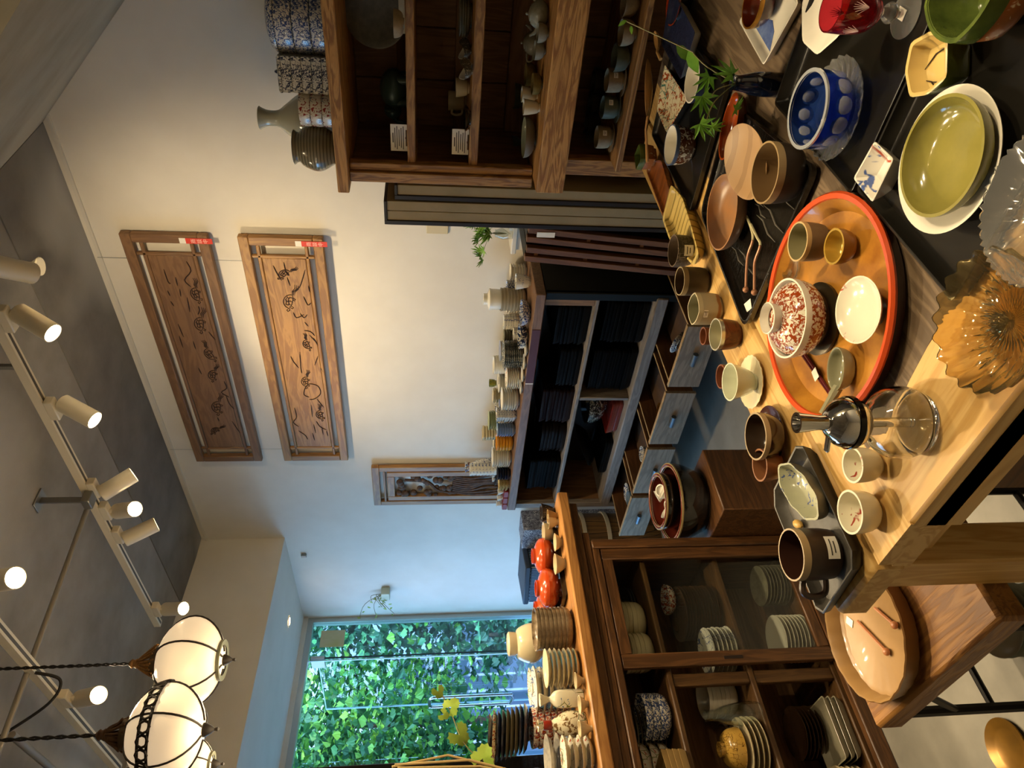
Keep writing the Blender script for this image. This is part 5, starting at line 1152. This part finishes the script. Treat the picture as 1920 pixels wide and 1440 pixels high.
c_, R = put('dark_tumbler', 1274, 527, 54, .082, T, lambda R, h: P_cup(R, h, .98, curve=.01), [mk('dark_tumbler_glaze', '45392a', .35, kind='noise', c2='352b1f', scale=12), mk('dark_tumbler_inside', '4a3621', .4), mk('dark_tumbler_rim', '8b7a58', .4)], 'dark olive-brown tumbler at the table edge', 'cup', n=36)
c_, R = put('labelled_cup', 1262, 470, 60, .062, T, lambda R, h: P_cup(R, h, .92), [mk('grey_lace_glaze', '4a443c', .5, kind='paint', c2='2d2823', c3='77706a', scale=40, thr=.5), BIZEN], 'dark grey textured cup with a white price label', 'cup', n=36)
sticker(c_, R, .03, rad(215), .032, .028)
YEL = mk('ridged_yellow', 'c2a75f', .35, kind='bands', c2='7d6a2f', scale=230, thr=.75, soft=.2, axis='x')
P, cx, cy = poly_at([(1258, 345), (1242, 410), (1256, 450), (1302, 500), (1312, 480), (1296, 420), (1280, 370)], T+.03); P = round_poly(P, .02, 3)
obj('ridged_dish', Geo().dish(P, .032, .008, .82, .012), YEL, None, (cx, cy, T), label='long pale yellow ridged dish with a dark speckled edge', cat='dish')
P, cx, cy = poly_at([(1216, 300), (1208, 320), (1240, 408), (1256, 372), (1236, 300)], T+.03); P = round_poly(P, .015, 3)
obj('amber_board', Geo().dish(P, .024, .006, .85, .014), mk('amber_wood', '8a4b1c', .3, kind='wood', c2='6b3612', axis='y', scale=20, coat=.4), None, (cx, cy, T), label='amber brown wooden board before the cupboard', cat='board')
ORI = mk('oribe_green', '5d6a2e', .18, kind='noise', c2='3d4a1f', scale=22, coat=.4); OBR = mk('oribe_orange', '9c5a26', .3, kind='paint', c2='d9c9a0', c3='9c5a26', scale=30, thr=.66)
c_, R = put('square_oribe_cup', 1196, 294, 46, .06, T+.02, lambda R, h: P_cup(R, h, .95), [OBR, ORI, ORI], 'small square green-rimmed orange cup on the amber board', 'cup', rf=ngon(4, .3, .8), n=40)
obj('green_collar', Geo().lathe([(R*1.005, .040), (R*1.03, .042), (R*1.03, .061), (R*.95, .061)], 40, ngon(4, .3, .8)), ORI, c_)
# --- back tray
TD = T+.007
put('painted_cup', 1257, 272, 74, .066, TD, lambda R, h: P_cup(R, h, .85), [mk('imari_dark_cup', '5b3016', .2, kind='paint', c2='d8d0bb', c3='1f2233', scale=34, thr=.56), WHITE, mk('blue_mottled_rim', '4c5b79', .2)], 'imari cup with a blue mottled rim on the back tray', 'cup', n=36)
P, cx, cy = poly_at([(1244, 120), (1229, 206), (1248, 250), (1286, 185)], T+.045); P = round_poly(P, .012, 2)
obj('painted_dish', Geo().dish(P, .035, .006, .75, .02), [mk('kutani_outside', '1e1b24', .2), KUTANI], None, (cx, cy, TD), label='rectangular dish painted with red, green and blue ornament', cat='dish')
NAVYT = mk('navy_textured', '2b3350', .3, kind='noise', c2='151b33', scale=60, bump=1.0)
P, cx, cy = poly_at([(1268, -25), (1250, 85), (1286, 150), (1314, 62)], T+.04); P = round_poly(P, .008, 2)
obj('navy_plate', Geo().dish(P, .03, .006, .8, .016), [mk('navy_plate_edge', 'b9b8ae', .2), NAVYT, NAVYT], None, (cx, cy, TD+.02), label='navy rectangular plate with a rough texture and white edge', cat='plate')
c_, R = put('navy_bowl', 1297, 152, 78, .05, TD, lambda R, h: P_bowl(R, h), [NAVYT, WHITE], 'navy textured bowl with a white inside at the tray edge', 'bowl', n=36)
x, y = spot(1262, 5, T+.05); turned('black_red_bowl', P_bowl(.075, .05), [LACQ, LACQ_R], (x, y-.01, T), n=36, label='black lacquer bowl with a vermilion inside at the picture edge', cat='bowl')
SPOONW = mk('peach_lacquer_wood', 'c8935a', .25, coat=.5)
def spoon(name, a, b, z, wd, label, m, hl, tilt=0):
    p, q = Vector((*spot(*a, z), z)), Vector((*spot(*b, z), z)); d = q-p; L = d.length; d.normalize(); ang = math.atan2(d.y, d.x)
    r = empty(name, (p.x, p.y, z), ang, label, 'spoon')
    r.rotation_euler = (rad(tilt), 0, ang)
    obj('spoon_bowl', Geo().lathe([(0, 0), (.4, .002), (.8, .008), (1, .016), (.97, .017), (.7, .01), (0, .005)], 30, None, None, (0, 0, 0), L*.5, wd/2), m, r, (L*.5, 0, 0))
    obj('spoon_handle', Geo().tube([(L*.97, 0, .014), (L*1.2, 0, .02), (L*hl, 0, .012)], [.005, .004, .006], 8), m, r); return r
spoon('wooden_spoon', (1224, 108), (1222, 220), T+.05, .07, 'large peach-coloured wooden spoon lying across the back', SPOONW, 1.75, 32)
spoon('small_spoon', (1236, 60), (1242, 92), T+.06, .03, 'short pale wooden spoon behind the navy plate', mk('pale_spoon', 'b98e53', .35), 1.6)
# --- carved tray contents
TC = T+.006
put('bulb_dish', 1352, 397, 140, .045, TC, lambda R, h: P_bowl(R, h, .5), [mk('shell_brown', '7d5a3c', .4, kind='noise', c2='5f4129', scale=14), mk('shell_inside', 'a5713f', .35, kind='noise', c2='8a6a50', scale=10)], 'shallow orange-brown clay bowl with a marbled inside', 'bowl', n=44, rf=lobes(3, .025))
TAN = mk('tan_turned_wood', '9c7a52', .5, kind='bands', c2='8a6a45', scale=120, axis='x')
x, y = spot(1396, 308, T+.075); RT = width(1396, 308, T+.075, 140)/2
turned('tan_plate', P_plate(RT, .02, .45), TAN, (x+.01, y-.005, T+.055), (rad(-8), rad(-14), 0), 44, label='tan plate with turned rings leaning on the dark bowl', cat='plate')
c_, R = put('dark_deep_bowl', 1433, 324, 114, .082, TC, lambda R, h: P_bowl(R, h, .5, belly=.5), [mk('deep_bowl_outside', '2f2419', .45), mk('deep_bowl_inside', '6a5233', .35), mk('deep_bowl_rim', '927a55', .4)], 'deep dark bowl with a thin tan rim on the carved tray', 'bowl', n=44)
x, y = spot(1380, 225, T+.05); 
turned('brown_glazed_dish', P_bowl(.062, .035, .4), [mk('amber_glaze_outside', '4b1c0c', .15, coat=.5), mk('amber_glaze', '86380f', .12, kind='bands', c2='5c2308', scale=60, thr=.5, soft=.3, axis='y', coat=.6)], (*spot(1366, 238, T+.045), TC+.004), rad(8), 40, label='oval amber-brown glazed dish beside the maple leaves', cat='dish', sx=.75, sy=1.35)
COP = mk('copper_twig', '9a6a4a', .4, .2)
for k, pts in enumerate((((1398, 405), (1407, 428), (1410, 450), (1401, 478), (1398, 510), (1397, 543)), ((1406, 420), (1418, 445), (1424, 460), (1414, 490), (1413, 520), (1413, 548)))):
    q = [Vector((*spot(a, b, TC+.01), .008)) for a, b in pts]; o0 = q[0].copy(); o0.z = 0
    tw = empty('copper_pick', (o0.x, o0.y, TC), 0, ['thin copper pick nearer the clay bowl on the carved tray', 'thin copper pick nearer the red-rimmed tray'][k], 'pick', 'copper picks')
    sp = smooth_path([v-o0 for v in q], 4); obj('rod', Geo().tube(sp[8:], .0035, 7), COP, tw); obj('tip', Geo().tube(sp[:9], .0032, 7), mk('pale_tip', 'b7ad84', .4), tw); obj('end_knob', Geo().sphere(sp[-1], .008, 6), COP, tw)
x, y = spot(1400, 575, TC+.002); obj('price_label', Geo().cbox(-.022, .022, -.013, .013, 0, .001, .0003), PAPER, None, (x, y, TC), rad(60), label='white price label lying in the carved tray', cat='label')
# --- round tray contents
put('beige_guinomi', 1495, 453, 74, .058, TR, lambda R, h: P_cup(R, h, .92), [mk('guinomi_clay', '6f5c43', .5, kind='noise', c2='5c4a35', scale=20), mk('guinomi_inside', '8c8460', .35), mk('guinomi_rim', 'b59b6b', .4)], 'beige-rimmed clay cup on the red-rimmed round tray', 'cup', n=36)
put('gold_sake_cup', 1563, 462, 68, .038, TR, lambda R, h: P_bowl(R, h, .45), [mk('ochre_outside', '7a5524', .3), mk('gold_inside', 'b08f3a', .2, .3, coat=.3)], 'small golden sake cup with dark specks on the round tray', 'cup', n=32)
x, y = spot(1484, 502, TR+.01); turned('glass_dish', P_plate(.036, .014), pane_mat('etched_glass', (.80, .84, .86), 2.0), (x, y, TR), n=28, rf=flutes(16, .05), label='tiny clear etched glass dish behind the lidded bowl', cat='dish')
IML = mk('imari_lidded', 'dcd4bf', .14, kind='paint', c2='8f3c16', c3='8f3c16', scale=48, thr=.5, coat=.4)
x, y = spot(1474, 597, TR+.075); R = width(1474, 597, TR+.075, 150)/2
rg = turned('ring_stand', [(R*.75, 0), (R*.9, 0), (R*.92, .008), (R*.7, .014), (R*.62, .012), (R*.62, .004)], [mk('bronze_ring', '3b3424', .3, .6)], (x-.0, y-.0, TR), n=36, label='dark bronze ring stand under the red-painted lidded bowl', cat='stand')
lb = turned('imari_lidded_bowl', P_bowl(R, .062, .48, belly=.65), [IML, WHITE, WHITE], (x, y, TR+.0145), n=44, label='red and white lidded bowl with fan pattern on the round tray', cat='lidded bowl')
ld_ = obj('lid', Geo().lathe(P_curve([(R*.9, .054), (R*.88, .057), (R*.72, .072), (R*.45, .082), (0, .085)], 3), 44), IML, lb)
obj('lid_ring', Geo().lathe([(R*.34, .081), (R*.40, .101), (R*.37, .102), (R*.31, .086)], 36), WHITE, ld_)
WPL = mk('white_plate_red_spray', 'd9d3bd', .14, kind='paint', c2='b5482c', c3='d9d3bd', scale=12, thr=.70, coat=.4)
x, y = spot(1604, 581, TR+.04); turned('footed_plate', P_plate(.060, .022, .4), [WHITE, WPL], (x, y, TR+.016), (rad(3), rad(-4), 0), 40, label='white footed plate with a faint red spray on the round tray', cat='plate')
x2, y2 = x, y; turned('cup_stand', [(0, 0), (.028, 0), (.024, .008), (.02, .016), (0, .016)], [mk('stand_black', '14100c', .3)], (x2, y2, TR), n=24, label='little black stand under the white footed plate', cat='stand')
CHOP = mk('maroon_chopstick', '4b141a', .25, coat=.4)
for k in range(2):
    a = Vector((*spot(1503+k*6, 664, TR+.006), 0)); b = Vector((*spot(1572+k*4, 765, TR+.006), 0)); o = obj('chopstick', Geo().tube([Vector((0, 0, .005)), b-a+Vector((0, 0, .005))], [.0036, .0022], 6), CHOP, None, (a.x, a.y, TR), label=['maroon chopstick nearer the lidded bowl', 'maroon chopstick nearer the porcelain spoon'][k], cat='chopstick', group='pair of maroon chopsticks')
x, y = spot(1530, 702, TR+.008); obj('paper_band', Geo().cbox(-.012, .012, -.009, .009, .0092, .0102, .0003), PAPER, None, (x, y, TR), rad(-10), label='paper band round the maroon chopsticks', cat='paper band')
x, y = spot(1566, 692, TR+.03); x1, y1 = spot(1552, 775, TR+.04); rs = empty('porcelain_spoon', (x, y, TR), math.atan2(y1-y, x1-x), 'grey-green porcelain soup spoon on the round tray', 'spoon')
RENG = mk('renge_glaze', '8f8c70', .15, coat=.5)
obj('spoon_bowl', Geo().lathe(P_curve([(0, 0), (.016, 0), (.024, .01), (.027, .028), (.0245, .028), (.02, .01), (0, .004)], 4), 32, None, None, (0, 0, 0), 1.55, 1.05), RENG, rs); obj('spoon_handle', Geo().tube(smooth_path([(.034, 0, .022), (.055, 0, .034), (.085, 0, .05)], 4), [.010]*4+[.008]*5, 8), RENG, rs)
# --- black tray under the green bowl
TB2 = T+.007
put('white_oval_plate', 1772, 302, 268, .032, TB2, lambda R, h: P_plate(R, h, .5, .005), [WHITE]*2, 'wide white plate holding the olive-green bowl', 'plate', n=56)
put('olive_bowl', 1760, 294, 222, .042, TB2+.010, lambda R, h: P_bowl(R, h, .4, .005, .8), [mk('olive_green_outside', '6f6a3a', .25), mk('olive_green_glaze', '8d8443', .14, kind='noise', c2='7d7638', scale=14, coat=.6)], 'shiny olive-green bowl lying in the white plate', 'bowl', n=56)
P, cx, cy = poly_at([(1600, 335), (1640, 264), (1676, 298), (1636, 380)], T+.042); P = round_poly(P, .006, 2)
obj('square_dish', Geo().dish(P, .036, .004, .6, .008), [WHITE, mk('sq_inside', 'd6d1c4', .15, kind='paint', c2='4b5f96', c3='a14a35', scale=14, thr=.6), WHITE], None, (cx, cy, TB2), label='small square white dish with blue and red brushwork inside', cat='dish')
P, cx, cy = poly_at([(1708, 79), (1749, 56), (1778, 66), (1776, 146), (1740, 178), (1706, 183), (1697, 135)], T+.05)
OW = mk('oribe_cream', 'c9ae6c', .25, kind='paint', c2='c9ae6c', c3='2f2512', scale=9, thr=.99, coat=.3)
fd = obj('fan_dish', Geo().dish(round_poly(P, .008, 2), .045, .006, .8, .018), [ORI, OW, OW], None, (cx, cy, TB2), label='fan-shaped cream dish with dark brushed grass and a green corner', cat='dish')
L = [[(.0, -.03, 0), (.02, -.01, 0), (.03, .02, 0)], [(-.03, .01, 0), (-.01, .03, 0), (.01, .045, 0)], [(-.02, .03, 0), (0, .025, 0), (.02, .03, 0)], [(-.035, .025, 0), (-.015, .02, 0), (.0, .025, 0)]]
o = strokes(fd, L, .0013, mk('brush_brown', '2c1e10', .5), 'brushed_grass'); o.location.z = .0195
x, y = spot(1800, -8, T+.085); ob = turned('oribe_tea_bowl', P_bowl(.072, .082, .55, .006, .5), [OBR, ORI, ORI], (x, y-.012, TB2), 0, 40, ngon(4, .6, .3), label='large green-rimmed orange tea bowl at the picture corner', cat='bowl')
obj('green_collar', Geo().lathe([(.0725, .055), (.0735, .06), (.0735, .083), (.068, .083)], 40, ngon(4, .6, .3)), ORI, ob)
# --- black tray with the blue glass
CRY = mk('crystal_glass', 'f2f2ee', .06, trans=.93, ior=1.5)
x, y = spot(1575, 210, T+.02); R = width(1577, 210, T+.02, 186)/2; x += .012
turned('crystal_plate', P_plate(R, .022, .5, .005), CRY, (x, y, TB2), n=96, rf=lambda a: 1+.02*math.cos(24*a), wave=lambda a, r, z: .002*math.cos(24*a+r*400) if z > .008 else 0, label='clear crystal plate with a twisted rope rim under the blue bowl', cat='plate')
BLUE = mk('cobalt_cut_glass', '3f6fe0', .03, trans=.95, ior=1.5)
c_, R = put('cobalt_bowl', 1514, 205, 142, .075, TB2+.010, lambda R, h: P_bowl(R, h, .45, .005, .55), [BLUE]*2, 'cobalt blue cut-glass bowl with clear round lenses', 'bowl', n=44)
for k in range(12):
    a = 2*PI*k/12; q = R*.93; obj('cut_lens', Geo().sphere((0, 0, 0), .0165, 7, .3, 1, 1), mk('lens_clear', 'dfe4ea', .05, trans=.75), c_, (q*math.cos(a), q*math.sin(a), .042), (0, 0, a))
obj('silver_rim', Geo().lathe([(R-.006, .073), (R+.001, .073), (R+.001, .077), (R-.006, .077)], 44), mk('rim_clear', 'b8bcc0', .1, .5), c_)
x, y = spot(1694, 26, T+.012); gb = empty('ruby_goblet', (x, y, TB2), 0, 'ruby red cut-glass goblet on a clear stem', 'goblet')
obj('foot', Geo().lathe([(0, 0), (.038, 0), (.039, .002), (.012, .008), (0, .008)], 36), CRY, gb); obj('stem', Geo().lathe(P_curve([(.008, .007), (.007, .014), (.016, .026), (.016, .034), (.007, .044), (.008, .05)], 4)+[(0, .05)], 24), CRY, gb)
RUBY = mk('ruby_glass', 'b8303c', .04, trans=.9, ior=1.5); cupb = obj('cup', Geo().lathe(P_curve([(0, .049), (.014, .05), (.032, .07), (.037, .10), (.036, .135)], 4)+[(.0335, .135)]+P_curve([(.0345, .10), (.029, .072), (0, .056)], 4), 36), RUBY, gb)
for k in range(6):
    a = PI*2*k/6+.4
    for s in range(7):
        t = -.9+s*.3; obj('cut_ray', Geo().tube([(.0375*math.cos(a), .0375*math.sin(a), .09), (.0375*math.cos(a+t*.32), .0375*math.sin(a+t*.32), .09+.026*math.cos(t))], [.0012, .0003], 5), mk('cut_white', 'e8c9c4', .3), cupb)
obj('price_label', Geo().cbox(-.012, .012, -.009, .009, .009, .0096, .0002), PAPER, gb)
P8 = [(.105*math.cos(PI/8+k*PI/4), .105*math.sin(PI/8+k*PI/4)) for k in range(8)]
x, y = spot(1552, 22, T+.03); obj('octagonal_plate', Geo().dish(round_poly(P8, .012, 2), .024, .005, .6, .008), WHITE, None, (x+.02, y-.022, TB2), label='white octagonal plate behind the ruby goblet', cat='plate')
P, cx, cy = poly_at([(1382, 40), (1428, 123), (1494, 4), (1446, -70)], T+.03); 
sp = obj('landscape_plate', Geo().dish(round_poly(P, .01, 2), .026, .005, .8, .012), [WHITE]*3+[WHITE]*3, None, (cx, cy, T), label='square blue and white plate painted with a mountain', cat='plate')
g = Geo().prism([(P[0][0]*.72, P[0][1]*.72), (P[1][0]*.72, P[1][1]*.72), (P[1][0]*.35+P[2][0]*.1, P[1][1]*.35+P[2][1]*.1), (-.01, .01), (P[0][0]*.4, P[0][1]*.4)], .0122, .0126); obj('painted_mountain', g, mk('cobalt_wash', '2a4280', .2, kind='noise', c2='6b7fae', scale=18), sp, flat=True)
strokes(sp, [[(.0+.012*k, -.01+.004*k, .0128), (.02+.012*k, -.035, .0128)] for k in range(6)], .0012, mk('cobalt_line', '26356b', .2), 'painted_pines')
x, y = spot(1412, 8, T+.06); turned('wine_brown_bowl', P_bowl(.052, .048, .4), [mk('wine_brown', '3d140b', .1, coat=.7), mk('wine_inside', '6b2a14', .12, coat=.6), mk('gold_rim', 'a8772c', .25, .7)], (x, y, T+.016), n=36, label='glossy wine-brown bowl with a gold rim on the landscape plate', cat='bowl')
# --- pressed glass at the near edge
x, y = spot(1850, 602, T+.05); R = .098
AMB = mk('amber_glass', 'dcc58c', .03, trans=.97, ior=1.5)
turned('amber_dish', ([(0, .004), (R*.4, .002), (R*.5, 0), (R*.62, .006), (R*.85, .024), (R, .05), (R*.985, .053), (R*.94, .05), (R*.78, .028), (R*.55, .014), (R*.3, .013), (0, .016)], 6), AMB, (x, y, T), n=120, rf=lambda a: 1+.028*math.cos(20*a), wave=lambda a, r, z: (.003*math.cos(20*a) if z > .02 else .0025*math.cos(40*a+r*60)), label='amber pressed-glass dish with a ribbed dark scalloped rim', cat='dish')
x, y = spot(1966, 388, T+.05); R = .10
turned('pressed_glass_plate', ([(0, .004), (R*.5, .002), (R*.55, 0), (R*.62, .005), (R, .026), (R*.99, .029), (R*.95, .027), (R*.6, .011), (0, .009)], 5), CRY, (x, y, T+.0005+.029), n=120, rf=lambda a: 1+.015*math.cos(48*a), wave=lambda a, r, z: .0018*math.cos(48*a) if z > .02 else .0015*math.cos(16*a), label='clear pressed-glass plate with a beaded rim at the lower picture edge', cat='plate')
# --- navy vase with a maple twig
x, y = spot(1466, 160, T); vz = empty('maple_vase', (x, y, T), 0, 'dark navy vase with a twig of maple leaves in the middle of the table', 'vase')
obj('vase_body', Geo().lathe(P_curve([(0, 0), (.024, 0), (.027, .01), (.026, .06), (.018, .1), (.017, .115), (.019, .118), (.015, .115), (0, .1)], 4), 26), mk('navy_vase_glass', '0d1428', .08, coat=.5), vz)
D0 = (Vector((x, y, T+.1))-EYE).dot(FWD)
def near(px, py, dd=0): return (RIGHT*((720-py)/FOCAL)+DOWN*((px-960)/FOCAL)+FWD)*(D0+dd)+EYE-vz.location
mouth = Vector((0, 0, .11))
for (a, b, dd) in (((1372, 150), (1335, 180), 0), ((1345, 182), (1325, 225), .02), ((1372, 120), (1300, 100), .03), ((1300, 98), (1175, 40), .08)):
    p, q = near(*a, dd*.5), near(*b, dd); obj('twig', Geo().tube(smooth_path([mouth if a[0] > 1340 else near(*a, dd*.5), (mouth+q)/2+Vector((0, 0, .015)) if a[0] > 1340 else (p+q)/2, q], 4), .0014, 5), STEM, vz)
def facing(spin, tx=0, ty=0): return tuple((Matrix((RIGHT, -DOWN, -FWD)).transposed().to_4x4() @ Matrix.Rotation(spin, 4, 'Z') @ Matrix.Rotation(tx, 4, 'X') @ Matrix.Rotation(ty, 4, 'Y')).to_euler())
LG = mk('fresh_green_leaf', '78ac3a', .45, kind='noise', c2='5d9430', scale=30)
for (px, py, s, spin, tx, ty, kd, dd) in ((1374, 140, .048, 1.2, .2, -.3, 'maple', 0), (1330, 143, .042, 2.6, -.3, .2, 'maple', .02), (1316, 180, .05, 3.6, .2, .3, 'maple', .03), (1312, 232, .045, 3.9, .5, .2, 'maple', .03), (1335, 238, .032, 4.6, .9, .1, 'maple', .02), (1378, 205, .035, 5.0, 1.0, .4, 'maple', -.03), (1290, 95, .055, 3.5, .5, .3, 'oval', .05), (1268, 85, .05, 4.0, .2, .2, 'oval', .05), (1175, 38, .022, 2.0, .2, .1, 'oval', .1), (1183, 48, .018, 3.2, .3, .1, 'oval', .1)):
    leaf_obj(vz, kd, s, near(px, py, dd), facing(spin, tx, ty), LG)

# ------------------------------------------------------------------ stool, pan and things on the floor
st = empty('low_stool', (.58, 1.2, 0), 0, 'low stool with a worn thick wooden seat on black iron legs', 'stool')
WORN = W('worn_seat_wood', '8a5f2c', '6d4620', 'y', 22, .5, .3)
obj('seat', Geo().cbox(-.19, .19, -.275, .275, -.035, .035, .008), WORN, st, (.20, .27, .385))
for x, y in ((.03, .06), (.37, .06), (.03, .5), (.37, .5)): obj('leg', Geo().tube([(x, y, .35), (x, y, 0)], .013, 8), BLACKM, st)
for y in (.06, .5): obj('stretcher', Geo().tube([(.03, y, .12), (.37, y, .12)], .009, 8), BLACKM, st)
obj('brace', Geo().tube([(.03, .5, .22), (.03, .40, .35)], .009, 8), BLACKM, st)
ZS = .4205
x, y = spot(1626, 1195, ZS+.04); RP = .162
CLAY = mk('tan_clay_pan', '9c7a4c', .4, kind='noise', c2='8a6a3f', scale=5, coat=.2)
pan = turned('clay_pan', ([(0, 0), (RP*.86, 0), (RP*.93, .006), (RP*.98, .034), (RP, .045), (RP*.985, .048), (RP*.955, .044), (RP*.9, .014), (RP*.84, .009), (0, .009)], 5), [mk('clay_pan_side', '7d5a33', .35), CLAY], (max(x, .60+RP*.95), y, ZS), n=80, rf=lambda a: 1+.008*math.sin(23*a)+.006*math.sin(9*a), label='wide shallow tan clay pan with a wavy rim on the stool', cat='pan')
px0, py0 = pan.location.x, pan.location.y
PINKW = mk('pinkish_wood', 'a86e48', .35, coat=.3)
for k, (a, b) in enumerate((((1608, 1165), (1663, 1222)), ((1640, 1140), (1678, 1172)))):
    p, q = Vector((*spot(*a, ZS+.016), .0)), Vector((*spot(*b, ZS+.016), .0)); sk = empty('wooden_stirrer', (p.x, p.y, ZS+.0095), 0, ['pinkish wooden stirrer with a round head in the clay pan', 'pinkish wooden stirrer under the table edge in the clay pan'][k], 'stirrer', 'wooden stirrers in the pan')
    obj('stick', Geo().tube([Vector((0, 0, .006)), q-p+Vector((0, 0, .007))], .004, 7), PINKW, sk); obj('head', Geo().sphere(q-p+Vector((0, 0, .008)), .0095, 7, 1, 1, .85), PINKW, sk)
x, y = spot(1592, 1166, ZS+.012); obj('price_label', Geo().cbox(-.014, .014, -.01, .01, 0, .002, .0005), PAPER, None, (x, y, ZS+.0095), rad(35), label='white price label lying in the clay pan', cat='label')
x, y = spot(1888, 1403, .012); GOLDP = mk('gold_lacquer', '8a6426', .3, .5, kind='noise', c2='6b4d1e', scale=8)
turned('gold_plate', ([(0, 0), (.045, 0), (.05, .003), (.074, .012), (.073, .015), (.05, .008), (.045, .006), (0, .006)], 5), GOLDP, (x, y, 0), n=44, label='round gold dish on the concrete floor', cat='dish')
ud = empty('dark_chest', (.74, .2, 0), 0, 'dark brown wooden chest pushed under the sales table', 'chest')
obj('body', Geo().cbox(0, .9, -.3, .78, 0, .50, .004), DARKW['y'], ud); obj('top', Geo().cbox(-.01, .91, -.31, .79, .50, .53, .004), DARKW['y'], ud)
# crate under the table with plates
pile('rack_plate', P_plate(.085, .022, .5), mk('pale_green_white', 'a9ad9c', .2), (.74, 1.50, .0), 9, .017, 'pale plate in the stack on the floor under the stool', 'plate')
pile('rack_bowl', P_bowl(.07, .045), WHITE, (.80, 1.32, .0), 5, .02, 'white bowl in the stack on the floor under the stool', 'bowl')
# small planter on the wall by the window
wp = at('X', XW-.03, 722, 1112); pl = empty('wall_planter', (XW, wp.y, wp.z), 0, 'small pale wall box with a wispy plant beside the window', 'plant')
obj('box', Geo().cbox(-.07, -.001, -.05, .05, -.04, .03, .004), mk('planter_pale', 'b7bfa8', .6), pl)
random.seed(4)
for k in range(9):
    q = Vector((-.05-.10*random.random(), .02+.30*random.random(), .02+.22*random.random()-.08*(k % 3)))
    obj('twig', Geo().tube(smooth_path([(-.035, 0, .02), q*.5+Vector((0, 0, .06)), q], 4), .0022, 5), STEM, pl)
    for s in range(3): leaf_obj(pl, 'oval', .03, q*(.6+.2*s)+Vector((0, 0, .02)), (random.random()*6, random.random()*2, random.random()*6), LEAF2)
sn = at('X', XW-.005, 570, 1040); obj('wall_sensor', Geo().cbox(-.012, .012, -.015, .015, -.02, .02, .003), STEEL, None, (XW-.013, sn.y, sn.z), label='tiny grey sensor on the wall below the lowered ceiling', cat='sensor')
ob = at('X', XW-.005, 820, 425); obj('wall_outlet', Geo().cbox(-.005, .005, -.04, .04, -.055, .055, .003), mk('outlet_beige', 'c8b893', .5), None, (XW-.006, ob.y, ob.z), label='beige wall outlet above the maple sprig', cat='outlet')

# ------------------------------------------------------------------ outside
structure('wall_outside', Geo().box(XW+.16, XW+.3, YG+.14, 6.25, -.2, 3.4), mk('pale_outside_wall', '8fa6b8', .8))
structure('ground_outside', Geo().box(-8, 14, YG+.1, 30, -.25, -.15), mk('paving', '5f6a78', .7, kind='noise', c2='4a5563', scale=3))
HOUSE = mk('house_grey_render', '7c8793', .8)
hs = empty('grey_house', (5.2, 12.5, -.15), rad(-20), 'grey house across the street seen between the leaves', 'house')
obj('wall', Geo().box(-4, 4, 0, .3, 0, 5.0), HOUSE, hs, flat=True)
for k in range(5):
    f = obj('window_frame', Geo().box(-3.4+k*1.5, -2.4+k*1.5, -.04, 0, 1.0, 2.3), mk('house_frame', '404b57', .5), hs, flat=True); obj('pane', Geo().box(-3.33+k*1.5, -2.47+k*1.5, -.05, -.04, 1.07, 2.23), mk('house_pane', '2c3a4a', .1), f, flat=True)
fn = empty('slatted_fence', (3.6, 9.6, -.15), rad(-25), 'blue-grey slatted fence behind the shrubs', 'fence')
for k in range(26): obj('slat', Geo().box(-2.6+k*.2, -2.43+k*.2, 0, .03, 0, 1.25), mk('fence_blue_grey', '5d6d7f', .7), fn, flat=True)
random.seed(9)
def shrub(name, loc, n, sx, sy, z0, z1, s, m, label, trunk=True):
    r = empty(name, loc, 0, label, 'tree', 'greenery outside the window')
    obj('trunk', Geo().tube([(0, 0, 0), (.03, .02, (z0+z1)/2), (0, 0, z1*.9)], [.05, .04, .02], 8), mk('bark_outside', '4b3f33', .9), r)
    g = Geo()
    for k in range(n):
        a, b, c = random.gauss(0, .42), random.gauss(0, .42), random.random()
        M = Matrix.Translation((a*sx, b*sy, z0+(z1-z0)*c)) @ Matrix.Rotation(random.random()*6.28, 4, 'Z') @ Matrix.Rotation(random.uniform(-.2, 1.4), 4, 'Y') @ Matrix.Rotation(random.uniform(-.6, .6), 4, 'X')
        q = s*random.uniform(.6, 1.2); w = [(0, 0, 0), (q*.55, q*.55, .1*q), (q*.9, q*.2, -.05*q), (q*.82, 0, 0), (q*.9, -q*.2, -.05*q), (q*.55, -q*.55, .1*q)]
        g.add([M @ Vector(v) for v in w], [(0, 1, 2, 3), (0, 3, 4, 5)], random.randrange(3))
    obj('foliage', g, m, r, flat=True); r.children[-1]['kind'] = 'stuff'
    return r
F1 = [mk('ginkgo_a', '3b7d40', .6), mk('ginkgo_b', '27603c', .6), mk('ginkgo_c', '6aa83c', .6)]
F2 = [mk('broadleaf_a', '22553c', .5), mk('broadleaf_b', '194534', .5), mk('broadleaf_c', '37714a', .5)]
shrub('ginkgo_tree', (2.2, 7.3, -.15), 5200, 1.1, .7, .9, 3.4, .095, F1, 'bright green fan-leaved tree outside the left half of the window')
shrub('ginkgo_tree', (3.1, 8.2, -.15), 4200, 1.1, .8, 1.3, 3.6, .095, F1, 'fan-leaved tree outside behind the glass door')
shrub('broadleaf_shrub', (4.3, 8.0, -.15), 3000, .8, .7, .3, 3.2, .11, F2, 'dark broad-leaved shrub outside by the right window jamb')
shrub('broadleaf_shrub', (3.5, 7.0, -.15), 500, .6, .3, .2, 1.15, .11, F2, 'low dark shrub outside at the foot of the glass door')
